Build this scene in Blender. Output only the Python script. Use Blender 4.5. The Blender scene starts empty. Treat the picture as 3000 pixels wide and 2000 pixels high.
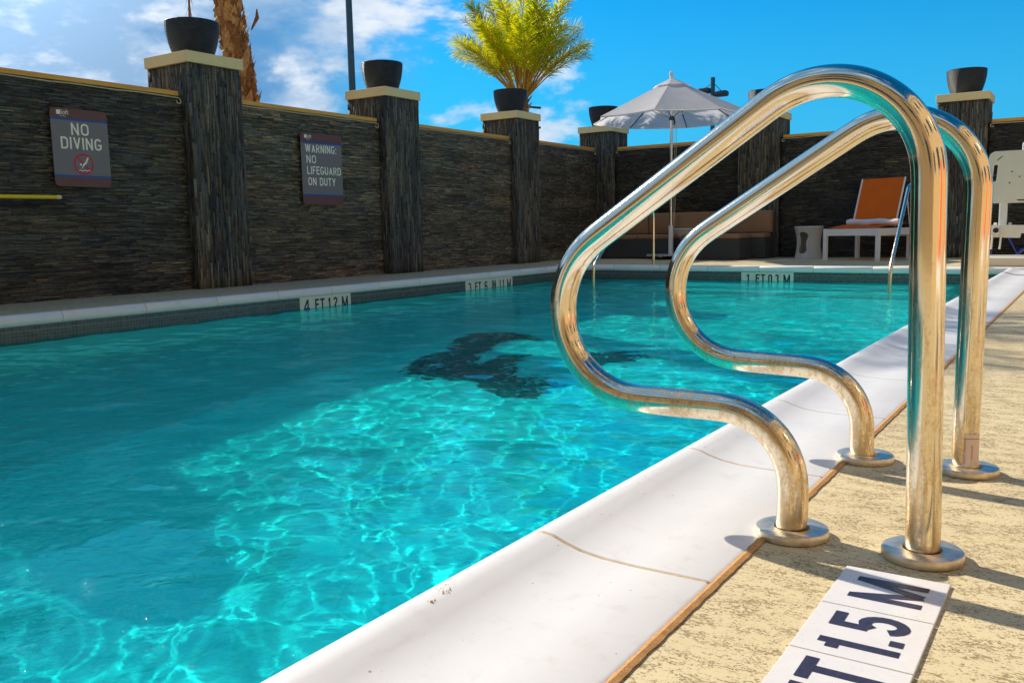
import bpy, bmesh, math, random
import numpy as np
from mathutils import Matrix, Vector

random.seed(7)
RNG = np.random.default_rng(11)
PI = math.pi
sc = bpy.context.scene
COL = sc.collection

# ------------------------------------------------------------------ camera
cam = bpy.data.cameras.new('camera')
cam.lens = 31.04
cam.sensor_width = 36.0
cam.clip_start = 0.02
cam.clip_end = 3000
co = bpy.data.objects.new('camera', cam)
COL.objects.link(co)
sc.camera = co
_yaw, _pit, _rol = -0.587164478, 0.126924721, 0.0197774434
_r = np.array([math.cos(_yaw), -math.sin(_yaw), 0.0])
_f = np.array([math.sin(_yaw) * math.cos(_pit), math.cos(_yaw) * math.cos(_pit), -math.sin(_pit)])
_d = np.cross(_f, _r)
_c, _s = math.cos(_rol), math.sin(_rol)
_r2 = _c * _r + _s * _d
_d2 = -_s * _r + _c * _d
co.matrix_world = Matrix(((_r2[0], -_d2[0], -_f[0], 0), (_r2[1], -_d2[1], -_f[1], 0), (_r2[2], -_d2[2], -_f[2], 0.55), (0, 0, 0, 1)))

# ------------------------------------------------------------------ sun
SUN_V = Vector((1.40, -0.35, -1.0))            # the way sunlight travels
sunel = math.atan2(1.0, math.hypot(SUN_V.x, SUN_V.y))
sl = bpy.data.lights.new('sun', 'SUN')
sl.energy = 3.8
sl.angle = math.radians(0.5)
sl.color = (1.0, 0.93, 0.82)
sl.cycles.is_caustics_light = True
so = bpy.data.objects.new('sun', sl)
so.rotation_euler = SUN_V.normalized().to_track_quat('-Z', 'Y').to_euler()
so.location = (-30, 10, 25)
COL.objects.link(so)

# ------------------------------------------------------------------ sky
world = bpy.data.worlds.new('World')
sc.world = world
world.use_nodes = True
wn = world.node_tree
for n in list(wn.nodes):
    wn.nodes.remove(n)


def N(nt, typ, **kw):
    n = nt.nodes.new(typ)
    for k, v in kw.items():
        if k.startswith('i_'):
            key = k[2:]
            key = int(key) if key.isdigit() else key
            n.inputs[key].default_value = v
        else:
            setattr(n, k, v)
    return n


def ramp(nt, stops, interp='LINEAR'):
    n = nt.nodes.new('ShaderNodeValToRGB')
    cr = n.color_ramp
    cr.interpolation = interp
    while len(cr.elements) < len(stops):
        cr.elements.new(0.5)
    for e, (p, c) in zip(cr.elements, stops):
        e.position = p
        e.color = c if len(c) == 4 else (*c, 1)
    return n


def math_(nt, op, a=None, b=None, c=None, clamp=False):
    n = nt.nodes.new('ShaderNodeMath')
    n.operation = op
    n.use_clamp = clamp
    for i, v in enumerate((a, b, c)):
        if v is None:
            continue
        if isinstance(v, (int, float)):
            n.inputs[i].default_value = v
        else:
            nt.links.new(v, n.inputs[i])
    return n.outputs[0]


def mixc(nt, fac, a, b, mode='MIX'):
    n = nt.nodes.new('ShaderNodeMix')
    n.data_type = 'RGBA'
    n.blend_type = mode
    for idx, v in ((0, fac), (6, a), (7, b)):
        if isinstance(v, (int, float)):
            n.inputs[idx].default_value = v
        elif isinstance(v, tuple):
            n.inputs[idx].default_value = v if len(v) == 4 else (*v, 1)
        else:
            nt.links.new(v, n.inputs[idx])
    return n.outputs[2]


L = wn.links.new
sky = N(wn, 'ShaderNodeTexSky', sky_type='NISHITA')
sky.sun_disc = False
sky.sun_elevation = sunel
sky.sun_rotation = math.atan2(-SUN_V.x, -SUN_V.y)
sky.air_density = 1.1
sky.dust_density = 0.3
sky.ozone_density = 2.5
tint = mixc(wn, 1.0, sky.outputs[0], (0.02, 0.56, 0.90), 'MULTIPLY')
tc = N(wn, 'ShaderNodeTexCoord')
sep = N(wn, 'ShaderNodeSeparateXYZ')
L(tc.outputs['Generated'], sep.inputs[0])
comb = N(wn, 'ShaderNodeMapping')
comb.inputs['Scale'].default_value = (1.0, 1.0, 2.3)
comb.inputs['Location'].default_value = (1.5, 8.1, 4.4)
L(tc.outputs['Generated'], comb.inputs[0])
n1 = N(wn, 'ShaderNodeTexNoise', i_Scale=4.6, i_Detail=11.0, i_Roughness=0.58, i_Distortion=0.15)
L(comb.outputs[0], n1.inputs['Vector'])
n2 = N(wn, 'ShaderNodeTexNoise', i_Scale=1.3, i_Detail=3.0, i_Roughness=0.5)
L(comb.outputs[0], n2.inputs['Vector'])
# cloud cover thins out from the west (left of the picture) to the north east
azx = math_(wn, 'ADD', math_(wn, 'MULTIPLY', sep.outputs[0], -0.80), math_(wn, 'MULTIPLY', sep.outputs[1], -0.60))
def wmap(v, a, b, c, d):
    n = N(wn, 'ShaderNodeMapRange')
    n.interpolation_type = 'SMOOTHSTEP'
    L(v, n.inputs[0])
    for i, q in enumerate((a, b, c, d)):
        n.inputs[i + 1].default_value = q
    return n.outputs[0]


west = wmap(azx, -0.16, 0.34, -0.36, 0.22)
west2 = wmap(azx, -0.34, 0.02, -0.50, 0.0)
# a pale hazy foot to the clear sky
foot = wmap(sep.outputs[2], 0.0, 0.30, 0.80, 0.0)
clear = mixc(wn, foot, tint, (0.45, 3.2, 5.6))
# grey blue veil of thick cloud in the west
vd = math_(wn, 'ADD', math_(wn, 'MULTIPLY', n2.outputs[0], 0.55), math_(wn, 'ADD', math_(wn, 'MULTIPLY', n1.outputs[0], 0.45), west))
veil = wmap(vd, 0.30, 0.62, 0.0, 0.92)
vcol = wmap(n1.outputs[0], 0.40, 0.60, 0.0, 1.0)
veilc = mixc(wn, vcol, (0.75, 2.0, 3.9), (2.4, 3.5, 5.0))
skyv = mixc(wn, veil, clear, veilc)
# bright ragged puffs, more of them low down
pd = math_(wn, 'ADD', n1.outputs[0], math_(wn, 'MULTIPLY', west2, 0.5))
low = wmap(sep.outputs[2], 0.10, 0.32, 0.075, -0.012)
n3 = N(wn, 'ShaderNodeTexNoise', i_Scale=8.0, i_Detail=6.0, i_Roughness=0.6)
L(comb.outputs[0], n3.inputs['Vector'])
puff = wmap(math_(wn, 'ADD', pd, low), 0.518, 0.625, 0.0, 0.95)
gcol = math_(wn, 'MULTIPLY', wmap(azx, 0.02, 0.26, 0.30, 1.0), wmap(math_(wn, 'ADD', math_(wn, 'MULTIPLY', n3.outputs[0], 0.6), math_(wn, 'MULTIPLY', n2.outputs[0], 0.4)), 0.47, 0.60, 1.0, 0.0))
puffc = mixc(wn, gcol, (5.6, 6.0, 6.5), (1.9, 3.1, 4.7))
# cloud close to the sun glows
sdot = N(wn, 'ShaderNodeVectorMath', operation='DOT_PRODUCT')
nrmz = N(wn, 'ShaderNodeVectorMath', operation='NORMALIZE')
L(tc.outputs['Generated'], nrmz.inputs[0])
L(nrmz.outputs[0], sdot.inputs[0])
sdot.inputs[1].default_value = (-SUN_V).normalized()
near = wmap(sdot.outputs['Value'], 0.84, 1.0, 1.0, 2.6)
nearc = N(wn, 'ShaderNodeCombineXYZ')
for i in range(3):
    L(near, nearc.inputs[i])
puffc = mixc(wn, 1.0, puffc, nearc.outputs[0], 'MULTIPLY')
skyc = mixc(wn, puff, skyv, puffc)
bg = N(wn, 'ShaderNodeBackground', i_Strength=0.1)
L(skyc, bg.inputs[0])
wo = N(wn, 'ShaderNodeOutputWorld')
L(bg.outputs[0], wo.inputs[0])

vs = sc.view_settings
vs.view_transform = 'Standard'
vs.look = 'None'
vs.exposure = 0.63
vs.gamma = 1.0
vs.use_curve_mapping = False
sc.render.engine = 'CYCLES'
sc.cycles.max_bounces = 10
sc.cycles.transmission_bounces = 8
sc.cycles.glossy_bounces = 5
sc.cycles.diffuse_bounces = 3
sc.cycles.transparent_max_bounces = 8
sc.cycles.sample_clamp_indirect = 6.0
sc.cycles.use_denoising = True


# ------------------------------------------------------------------ helpers
def matp(name, color=(0.5, 0.5, 0.5), rough=0.5, metal=0.0, spec=0.5):
    m = bpy.data.materials.new(name)
    m.use_nodes = True
    b = m.node_tree.nodes['Principled BSDF']
    b.inputs['Base Color'].default_value = (*color, 1)
    b.inputs['Roughness'].default_value = rough
    b.inputs['Metallic'].default_value = metal
    b.inputs['Specular IOR Level'].default_value = spec
    return m, m.node_tree, b


def obj_coords(nt, scale=(1, 1, 1)):
    t = N(nt, 'ShaderNodeTexCoord')
    m = N(nt, 'ShaderNodeMapping')
    m.inputs['Scale'].default_value = scale
    nt.links.new(t.outputs['Object'], m.inputs[0])
    return m.outputs[0]


def world_coords(nt, scale=(1, 1, 1)):
    t = N(nt, 'ShaderNodeNewGeometry')
    m = N(nt, 'ShaderNodeMapping')
    m.inputs['Scale'].default_value = scale
    nt.links.new(t.outputs['Position'], m.inputs[0])
    return m.outputs[0]


def noise(nt, vec, scale, detail=4, rough=0.5, dist=0.0):
    n = N(nt, 'ShaderNodeTexNoise', i_Scale=scale, i_Detail=float(detail), i_Roughness=rough, i_Distortion=dist)
    nt.links.new(vec, n.inputs['Vector'])
    return n.outputs[0]


def bump(nt, b, h, strength=0.3, dist=0.01):
    n = N(nt, 'ShaderNodeBump', i_Strength=strength, i_Distance=dist)
    nt.links.new(h, n.inputs['Height'])
    nt.links.new(n.outputs[0], b.inputs['Normal'])


def simple(name, color, rough=0.5, metal=0.0, var=0.12, scale=12.0, bmp=0.0, bscale=200.0, rvar=0.1):
    m, nt, b = matp(name, color, rough, metal)
    v = world_coords(nt)
    n = noise(nt, v, scale, 5, 0.6)
    r = ramp(nt, [(0.25, tuple(c * (1 - var) for c in color)), (0.75, tuple(min(1, c * (1 + var * 0.6)) for c in color))])
    nt.links.new(n, r.inputs[0])
    nt.links.new(r.outputs[0], b.inputs['Base Color'])
    rr = N(nt, 'ShaderNodeMapRange')
    nt.links.new(noise(nt, v, scale * 3.1, 3), rr.inputs[0])
    rr.inputs[3].default_value = max(0, rough - rvar)
    rr.inputs[4].default_value = min(1, rough + rvar)
    nt.links.new(rr.outputs[0], b.inputs['Roughness'])
    if bmp:
        bump(nt, b, noise(nt, v, bscale, 4), bmp, 0.003)
    return m


def link_mesh(name, me, mat=None, parent=None, loc=None, smooth=False):
    if mat is not None:
        me.materials.append(mat)
    if smooth:
        me.polygons.foreach_set('use_smooth', [True] * len(me.polygons))
    o = bpy.data.objects.new(name, me)
    COL.objects.link(o)
    if parent is not None:
        o.parent = parent
    if loc is not None:
        o.location = loc
    return o


def mk(name, verts, faces, mat=None, parent=None, smooth=False, loc=None):
    me = bpy.data.meshes.new(name)
    me.from_pydata([tuple(v) for v in verts], [], [tuple(f) for f in faces])
    me.update()
    return link_mesh(name, me, mat, parent, loc, smooth)


def empty(name, loc=(0, 0, 0), rz=0.0):
    o = bpy.data.objects.new(name, None)
    o.empty_display_size = 0.1
    o.location = loc
    o.rotation_euler = (0, 0, rz)
    COL.objects.link(o)
    return o


def tag(o, label=None, cat=None, group=None, kind=None):
    if label:
        o['label'] = label
    if cat:
        o['category'] = cat
    if group:
        o['group'] = group
    if kind:
        o['kind'] = kind
    return o


def copy_tree(o, parent=None):
    c = o.copy()
    COL.objects.link(c)
    if parent is not None:
        c.parent = parent
    for ch in [x for x in bpy.data.objects if x.parent == o]:
        copy_tree(ch, c)
    return c


class MB:
    """collects simple pieces of ONE part"""

    def __init__(s):
        s.v = []
        s.f = []

    def add(s, vs, fs):
        k = len(s.v)
        s.v += [tuple(v) for v in vs]
        s.f += [tuple(i + k for i in f) for f in fs]
        return s

    def box(s, x0, x1, y0, y1, z0, z1, M=None):
        vs = [(x0, y0, z0), (x1, y0, z0), (x1, y1, z0), (x0, y1, z0), (x0, y0, z1), (x1, y0, z1), (x1, y1, z1), (x0, y1, z1)]
        if M is not None:
            vs = [tuple(M @ Vector(v)) for v in vs]
        return s.add(vs, [(0, 3, 2, 1), (4, 5, 6, 7), (0, 1, 5, 4), (1, 2, 6, 5), (2, 3, 7, 6), (3, 0, 4, 7)])

    def tube(s, path, r, n=12, caps=True, rx=None):
        P = [Vector(p) for p in path]
        rs = r if isinstance(r, (list, tuple)) else [r] * len(P)
        T = []
        for i in range(len(P)):
            a = P[max(0, i - 1)]
            b = P[min(len(P) - 1, i + 1)]
            T.append((b - a).normalized())
        ref = Vector((0, 0, 1)) if abs(T[0].z) < 0.9 else Vector((1, 0, 0))
        u = T[0].cross(ref).normalized()
        vs = []
        fs = []
        for i, p in enumerate(P):
            u = (u - T[i] * u.dot(T[i])).normalized()
            w = T[i].cross(u)
            for k in range(n):
                a = 2 * PI * k / n
                vs.append(p + (u * math.cos(a) + w * math.sin(a)) * rs[i])
        for i in range(len(P) - 1):
            for k in range(n):
                a = i * n + k
                b = i * n + (k + 1) % n
                fs.append((a, b, b + n, a + n))
        if caps:
            fs.append(tuple(range(n))[::-1])
            fs.append(tuple(range((len(P) - 1) * n, len(P) * n)))
        return s.add(vs, fs)

    def lathe(s, prof, n=32, c=(0, 0, 0), caps=True):
        vs = []
        fs = []
        for r, z in prof:
            for k in range(n):
                a = 2 * PI * k / n
                vs.append((c[0] + r * math.cos(a), c[1] + r * math.sin(a), c[2] + z))
        for i in range(len(prof) - 1):
            for k in range(n):
                a = i * n + k
                b = i * n + (k + 1) % n
                fs.append((a, b, b + n, a + n))
        if caps:
            fs.append(tuple(range(n))[::-1])
            fs.append(tuple(range((len(prof) - 1) * n, len(prof) * n)))
        return s.add(vs, fs)

    def prism(s, poly, y0, y1, plane='XZ'):
        n = len(poly)
        if plane == 'XZ':
            vs = [(x, y0, z) for x, z in poly] + [(x, y1, z) for x, z in poly]
        elif plane == 'YZ':
            vs = [(y0, x, z) for x, z in poly] + [(y1, x, z) for x, z in poly]
        else:
            vs = [(x, z, y0) for x, z in poly] + [(x, z, y1) for x, z in poly]
        fs = [tuple(range(n)), tuple(range(n, 2 * n))[::-1]]
        for i in range(n):
            j = (i + 1) % n
            fs.append((i, i + n, j + n, j))
        return s.add(vs, fs)

    def build(s, name, mat, parent=None, smooth=False, bevel=0.0, seg=2, angle=None):
        me = bpy.data.meshes.new(name)
        me.from_pydata(s.v, [], s.f)
        bm = bmesh.new()
        bm.from_mesh(me)
        bmesh.ops.recalc_face_normals(bm, faces=bm.faces)
        if bevel > 0:
            es = [e for e in bm.edges if len(e.link_faces) == 2 and e.calc_face_angle(0) > math.radians(35)]
            bmesh.ops.bevel(bm, geom=es, offset=bevel, segments=seg, profile=0.5, affect='EDGES', clamp_overlap=True)
        bm.to_mesh(me)
        bm.free()
        if smooth:
            ca = math.radians(38)
            me.polygons.foreach_set('use_smooth', [True] * len(me.polygons))
            try:
                me.set_sharp_from_angle(angle=ca)
            except Exception:
                pass
        return link_mesh(name, me, mat, parent)


def rounded_rect(w, h, r, n=6):
    pts = []
    for cx, cy, a0 in ((w / 2 - r, h / 2 - r, 0), (-w / 2 + r, h / 2 - r, 90), (-w / 2 + r, -h / 2 + r, 180), (w / 2 - r, -h / 2 + r, 270)):
        for i in range(n + 1):
            a = math.radians(a0 + 90 * i / n)
            pts.append((cx + r * math.cos(a), cy + r * math.sin(a)))
    return pts


def text_mesh(name, body, size, mat, parent, M, sx=1.0, offset=0.0, extrude=0.0006, align='CENTER', spacing=1.0, line=1.0, wrap=None):
    cu = bpy.data.curves.new(name, 'FONT')
    cu.body = body
    cu.size = size
    cu.align_x = align
    cu.align_y = 'CENTER'
    cu.extrude = extrude
    cu.offset = offset
    cu.space_character = spacing
    cu.space_line = line
    cu.resolution_u = 4
    to = bpy.data.objects.new(name + '_tmp', cu)
    COL.objects.link(to)
    bpy.context.view_layer.update()
    me = bpy.data.meshes.new_from_object(to)
    bpy.data.objects.remove(to)
    bpy.data.curves.remove(cu)
    for v in me.vertices:
        v.co.x *= sx
        if wrap:
            v.co = wrap(v.co)
    me.transform(M)
    me.name = name
    me.materials.clear()
    return link_mesh(name, me, mat, parent)


def frame(o, xa, ya):
    """matrix with text x axis xa, text y axis ya, placed at o"""
    xa = Vector(xa).normalized()
    ya = Vector(ya).normalized()
    za = xa.cross(ya)
    return Matrix(((xa.x, ya.x, za.x, o[0]), (xa.y, ya.y, za.y, o[1]), (xa.z, ya.z, za.z, o[2]), (0, 0, 0, 1)))



# ------------------------------------------------------------------ block lettering drawn with strokes
def _arc(cx, cy, rx, ry, a0, a1, n=10):
    return [(cx + rx * math.cos(math.radians(a0 + (a1 - a0) * i / n)), cy + ry * math.sin(math.radians(a0 + (a1 - a0) * i / n))) for i in range(n + 1)]


def glyph_strokes(c, w, t):
    """centre lines in a box w wide and 1 high, stroke width t"""
    h = t / 2
    x0, x1, y0, y1 = h, w - h, h, 1 - h
    r = min(0.30, (x1 - x0) / 2)
    xc = w / 2
    O = _arc(xc, 1 - h - r, (x1 - x0) / 2, r, 180, 0) + _arc(xc, h + r, (x1 - x0) / 2, r, 0, -180) + [(x0, 1 - h - r)]
    G = {
        'I': [[(xc, 0), (xc, 1)]], 'L': [[(x0, 1), (x0, y0), (w, y0)]], 'T': [[(xc, 0), (xc, 1 - t)], [(0, y1), (w, y1)]],
        'F': [[(x0, 0), (x0, y1), (w, y1)], [(t, 0.52), (w * 0.9, 0.52)]], 'E': [[(w, y0), (x0, y0), (x0, y1), (w, y1)], [(t, 0.52), (w * 0.92, 0.52)]],
        'N': [[(x0, 0), (x0, 1)], [(x0, 1 - h * 0.6), (x1, h * 0.6)], [(x1, 0), (x1, 1)]],
        'M': [[(x0, 0), (x0, 1)], [(x0, 1 - h * 0.5), (xc, h * 0.3)], [(xc, h * 0.3), (x1, 1 - h * 0.5)], [(x1, 0), (x1, 1)]],
        'V': [[(x0, 1), (xc, h * 0.8)], [(xc, h * 0.8), (x1, 1)]],
        'W': [[(x0, 1), (w * 0.29, h * 0.8)], [(w * 0.29, h * 0.8), (xc, 1)], [(xc, 1), (w * 0.71, h * 0.8)], [(w * 0.71, h * 0.8), (x1, 1)]],
        'A': [[(x0, 0), (xc, 1 - h)], [(xc, 1 - h), (x1, 0)], [(w * 0.24, 0.32), (w * 0.76, 0.32)]],
        'Y': [[(x0, 1), (xc, 0.42)], [(x1, 1), (xc, 0.42)], [(xc, 0.47), (xc, 0)]],
        'U': [[(x0, 1), (x0, h + r)] + _arc(xc, h + r, (x1 - x0) / 2, r, 180, 360) + [(x1, 1)]],
        'O': [O], '0': [O],
        'D': [[(x0, 0), (x0, 1)], [(t, y1), (x1 - r, y1)] + _arc(x1 - r, 1 - h - r, r, r, 90, 0) + _arc(x1 - r, h + r, r, r, 0, -90) + [(t, y0)]],
        'G': [_arc(xc, 1 - h - r, (x1 - x0) / 2, r, 22, 180) + _arc(xc, h + r, (x1 - x0) / 2, r, 180, 345) + [(x1, 0.44), (xc, 0.44)]],
        'R': [[(x0, 0), (x0, 1)], [(t, y1), (x1 - 0.2, y1)] + _arc(x1 - 0.22, 0.74 - h * 0.2, 0.22, 0.26 - h * 0.8, 90, -90) + [(t, 0.48)], [(xc, 0.46), (x1, 0)]],
        '1': [[(xc + h, 0), (xc + h, 1)], [(xc - h * 1.3, 0.80), (xc, 0.80)]],
        '4': [[(w * 0.72, 0), (w * 0.72, 1)], [(w * 0.66, 1 - h * 0.5), (h * 0.7, 0.27)], [(0, 0.24), (w, 0.24)]],
        '2': [_arc(xc, 1 - h - r, (x1 - x0) / 2, r, 180, -20, 12) + [(x0, y0)], [(0, y0), (w, y0)]],
        '3': [_arc(xc, 0.76 - h * 0.6, (x1 - x0) / 2, 0.24 - h * 0.4, 165, -90, 12), _arc(xc, 0.27, (x1 - x0) / 2, 0.27 - h, 90, -165, 12)],
        '5': [[(x1, y1), (x0, y1), (x0, 0.50)], _arc(xc, 0.33, (x1 - x0) / 2, 0.33 - h, 148, -160, 16)],
        '6': [_arc(xc, 0.30, (x1 - x0) / 2, 0.30 - h, 180, -180, 18), [(x0, 0.28), (x0, 1 - h - r)] + _arc(xc, 1 - h - r, (x1 - x0) / 2, r, 180, 15, 10)],
        '.': [[(h, 0), (h, t * 1.05)]], ':': [[(h, 0), (h, t * 1.1)], [(h, 0.55), (h, 0.55 + t * 1.1)]],
    }
    return G[c]


GW = {'I': 0.16, 'L': 0.48, 'T': 0.52, 'F': 0.48, 'E': 0.50, 'N': 0.58, 'M': 0.72, 'V': 0.58, 'W': 0.86, 'A': 0.60, 'Y': 0.58, 'U': 0.56, 'O': 0.60, 'D': 0.58,
      'G': 0.60, 'R': 0.57, '1': 0.34, '4': 0.56, '2': 0.52, '3': 0.52, '5': 0.54, '6': 0.54, '0': 0.54, '.': 0.16, ':': 0.16, ' ': 0.26}


def block_text(name, body, height, width, mat, parent, M4, t=0.15, gap=0.12, align='CENTER'):
    """block letters of the given cap height squeezed to the given width; baseline and left/centre at the frame's origin"""
    widths = [(t if c in 'I.:' else GW[c]) for c in body]
    total = sum(widths) + gap * (len(body) - 1)
    sx = width / (total * height)
    x = 0.0
    V, Fc = [], []
    lay = 0
    for c, w in zip(body, widths):
        if c != ' ':
            tt = t
            for st_ in glyph_strokes(c, w, tt):
                P = [Vector((p[0] * sx, p[1])) for p in st_]
                hh = tt / 2
                n = len(P)
                lay += 1
                z = 0.00008 * (lay % 6)
                left, right = [], []
                for i in range(n):
                    a = (P[i] - P[i - 1]).normalized() if i > 0 else None
                    b2 = (P[i + 1] - P[i]).normalized() if i < n - 1 else None
                    closed = n > 3 and (P[0] - P[-1]).length < 1e-5
                    if closed and i == 0:
                        a = (P[0] - P[-2]).normalized()
                    if closed and i == n - 1:
                        b2 = (P[1] - P[0]).normalized()
                    if a is None:
                        a = b2
                    if b2 is None:
                        b2 = a
                    na, nb = Vector((-a.y, a.x)), Vector((-b2.y, b2.x))
                    m = (na + nb)
                    m = m.normalized() if m.length > 1e-6 else na
                    k = hh / max(0.35, m.dot(na))
                    # strokes keep about the same width although the letters are squeezed
                    left.append(P[i] + m * k)
                    right.append(P[i] - m * k)
                base = len(V)
                for q in left + right:
                    V.append(((x * sx + q.x) * height, min(max(q.y, 0.0), 1.0) * height, z))
                for i in range(n - 1):
                    Fc.append((base + i, base + i + 1, base + n + i + 1, base + n + i))
        x += w + gap
    off = -width / 2 if align == 'CENTER' else 0.0
    V = [M4 @ Vector((v[0] + off, v[1], v[2])) for v in V]
    return mk(name, V, Fc, mat, parent)


# ------------------------------------------------------------------ materials
def deck_material():
    m, nt, b = matp('deck_coating', (0.7, 0.55, 0.28), 0.75)
    v = world_coords(nt, (1, 1, 1))
    vs_ = world_coords(nt, (1.0, 2.3, 1.0))
    big = noise(nt, v, 1.3, 5, 0.6)
    base = ramp(nt, [(0.3, (0.63, 0.495, 0.27)), (0.7, (0.76, 0.615, 0.35))])
    nt.links.new(big, base.inputs[0])
    # skip-trowel pits: ragged clusters elongated across the deck
    clus = noise(nt, vs_, 13.0, 5, 0.6, 0.5)
    cl = N(nt, 'ShaderNodeMapRange')
    nt.links.new(clus, cl.inputs[0])
    cl.inputs[1].default_value = 0.36
    cl.inputs[2].default_value = 0.62
    cl.inputs[3].default_value = -0.075
    cl.inputs[4].default_value = 0.075
    fine = noise(nt, world_coords(nt, (1.0, 1.75, 1.0)), 125.0, 3, 0.62, 1.3)
    s = math_(nt, 'ADD', cl.outputs[0], fine)
    pit = N(nt, 'ShaderNodeMapRange')
    pit.interpolation_type = 'SMOOTHSTEP'
    nt.links.new(s, pit.inputs[0])
    pit.inputs[1].default_value = 0.560
    pit.inputs[2].default_value = 0.592
    colr = mixc(nt, math_(nt, 'MULTIPLY', pit.outputs[0], 0.8), base.outputs[0], (0.23, 0.155, 0.05))
    grime = noise(nt, v, 7.0, 6, 0.7)
    gm = N(nt, 'ShaderNodeMapRange')
    nt.links.new(grime, gm.inputs[0])
    gm.inputs[1].default_value = 0.5
    gm.inputs[2].default_value = 0.8
    gm.inputs[4].default_value = 0.22
    colr = mixc(nt, gm.outputs[0], colr, (0.46, 0.36, 0.2))
    nt.links.new(colr, b.inputs['Base Color'])
    h = math_(nt, 'SUBTRACT', math_(nt, 'MULTIPLY', noise(nt, v, 240, 4), 0.12), pit.outputs[0])
    bump(nt, b, h, 0.55, 0.0022)
    return m


def coping_material():
    m, nt, b = matp('white_cast_stone', (0.8, 0.78, 0.75), 0.42)
    v = world_coords(nt)
    n = noise(nt, v, 3.0, 6, 0.6)
    r = ramp(nt, [(0.3, (0.80, 0.755, 0.695)), (0.7, (0.87, 0.83, 0.775))])
    nt.links.new(n, r.inputs[0])
    sp = N(nt, 'ShaderNodeTexVoronoi', i_Scale=55.0)
    nt.links.new(v, sp.inputs['Vector'])
    gate = noise(nt, v, 9.0, 3)
    s = math_(nt, 'LESS_THAN', sp.outputs[0], math_(nt, 'MULTIPLY', math_(nt, 'SUBTRACT', gate, 0.51), 0.7))
    c = mixc(nt, math_(nt, 'MULTIPLY', s, 0.75), r.outputs[0], (0.38, 0.21, 0.14))
    dirt = noise(nt, v, 16.0, 8, 0.72, 0.4)
    dm = N(nt, 'ShaderNodeMapRange')
    nt.links.new(dirt, dm.inputs[0])
    dm.inputs[1].default_value = 0.54
    dm.inputs[2].default_value = 0.78
    dm.inputs[4].default_value = 0.42
    c = mixc(nt, dm.outputs[0], c, (0.60, 0.50, 0.40))
    nt.links.new(c, b.inputs['Base Color'])
    bump(nt, b, noise(nt, v, 60, 6, 0.65), 0.12, 0.0015)
    return m


def steel_material():
    m, nt, b = matp('stained_stainless_steel', (0.82, 0.76, 0.62), 0.16, 1.0)
    v = obj_coords(nt)
    vs_ = obj_coords(nt, (1, 1, 0.18))
    z = N(nt, 'ShaderNodeSeparateXYZ')
    nt.links.new(v, z.inputs[0])
    low = N(nt, 'ShaderNodeMapRange')
    nt.links.new(z.outputs[2], low.inputs[0])
    low.inputs[1].default_value = 0.75
    low.inputs[2].default_value = 0.0
    low.inputs[3].default_value = -0.09
    low.inputs[4].default_value = 0.165
    st = noise(nt, vs_, 55, 7, 0.68, 0.6)
    st2 = noise(nt, v, 150, 5, 0.7)
    s = math_(nt, 'ADD', math_(nt, 'ADD', math_(nt, 'MULTIPLY', st, 0.72), math_(nt, 'MULTIPLY', st2, 0.28)), low.outputs[0])
    k = N(nt, 'ShaderNodeMapRange')
    k.interpolation_type = 'SMOOTHSTEP'
    nt.links.new(s, k.inputs[0])
    k.inputs[1].default_value = 0.52
    k.inputs[2].default_value = 0.72
    c = mixc(nt, math_(nt, 'MULTIPLY', k.outputs[0], 0.62), (0.87, 0.78, 0.62), (0.54, 0.33, 0.10))
    vor = N(nt, 'ShaderNodeTexVoronoi', i_Scale=130.0)
    nt.links.new(v, vor.inputs['Vector'])
    dots = math_(nt, 'LESS_THAN', vor.outputs[0], math_(nt, 'MULTIPLY', math_(nt, 'SUBTRACT', noise(nt, v, 22, 3), 0.5), 1.1))
    c = mixc(nt, math_(nt, 'MULTIPLY', dots, 0.55), c, (0.33, 0.17, 0.05))
    nt.links.new(c, b.inputs['Base Color'])
    scr = noise(nt, obj_coords(nt, (1, 1, 0.06)), 380, 4, 0.6)
    ro = math_(nt, 'ADD', math_(nt, 'MULTIPLY', scr, 0.14), math_(nt, 'ADD', 0.035, math_(nt, 'MULTIPLY', k.outputs[0], 0.24)))
    nt.links.new(ro, b.inputs['Roughness'])
    bump(nt, b, math_(nt, 'ADD', scr, math_(nt, 'MULTIPLY', k.outputs[0], 0.6)), 0.05, 0.0008)
    return m


def slate_material():
    m, nt, b = matp('stacked_slate', (0.1, 0.1, 0.1), 0.62)
    a = N(nt, 'ShaderNodeAttribute', attribute_name='tone')
    v = world_coords(nt)
    n = noise(nt, v, 45, 6, 0.7)
    r = ramp(nt, [(0.25, (0.5, 0.5, 0.5)), (0.75, (1.45, 1.42, 1.35))])
    nt.links.new(n, r.inputs[0])
    c = mixc(nt, 1.0, a.outputs[0], r.outputs[0], 'MULTIPLY')
    nt.links.new(c, b.inputs['Base Color'])
    bump(nt, b, noise(nt, v, 130, 5, 0.7), 0.6, 0.004)
    return m


def plaster_material():
    m, nt, b = matp('pool_plaster', (0.3, 0.8, 0.82), 0.6)
    v = world_coords(nt)
    n = noise(nt, v, 2.2, 6, 0.6)
    r = ramp(nt, [(0.3, (0.54, 0.95, 0.93)), (0.7, (0.64, 0.99, 0.97))])
    nt.links.new(n, r.inputs[0])
    nt.links.new(r.outputs[0], b.inputs['Base Color'])
    return m


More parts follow.
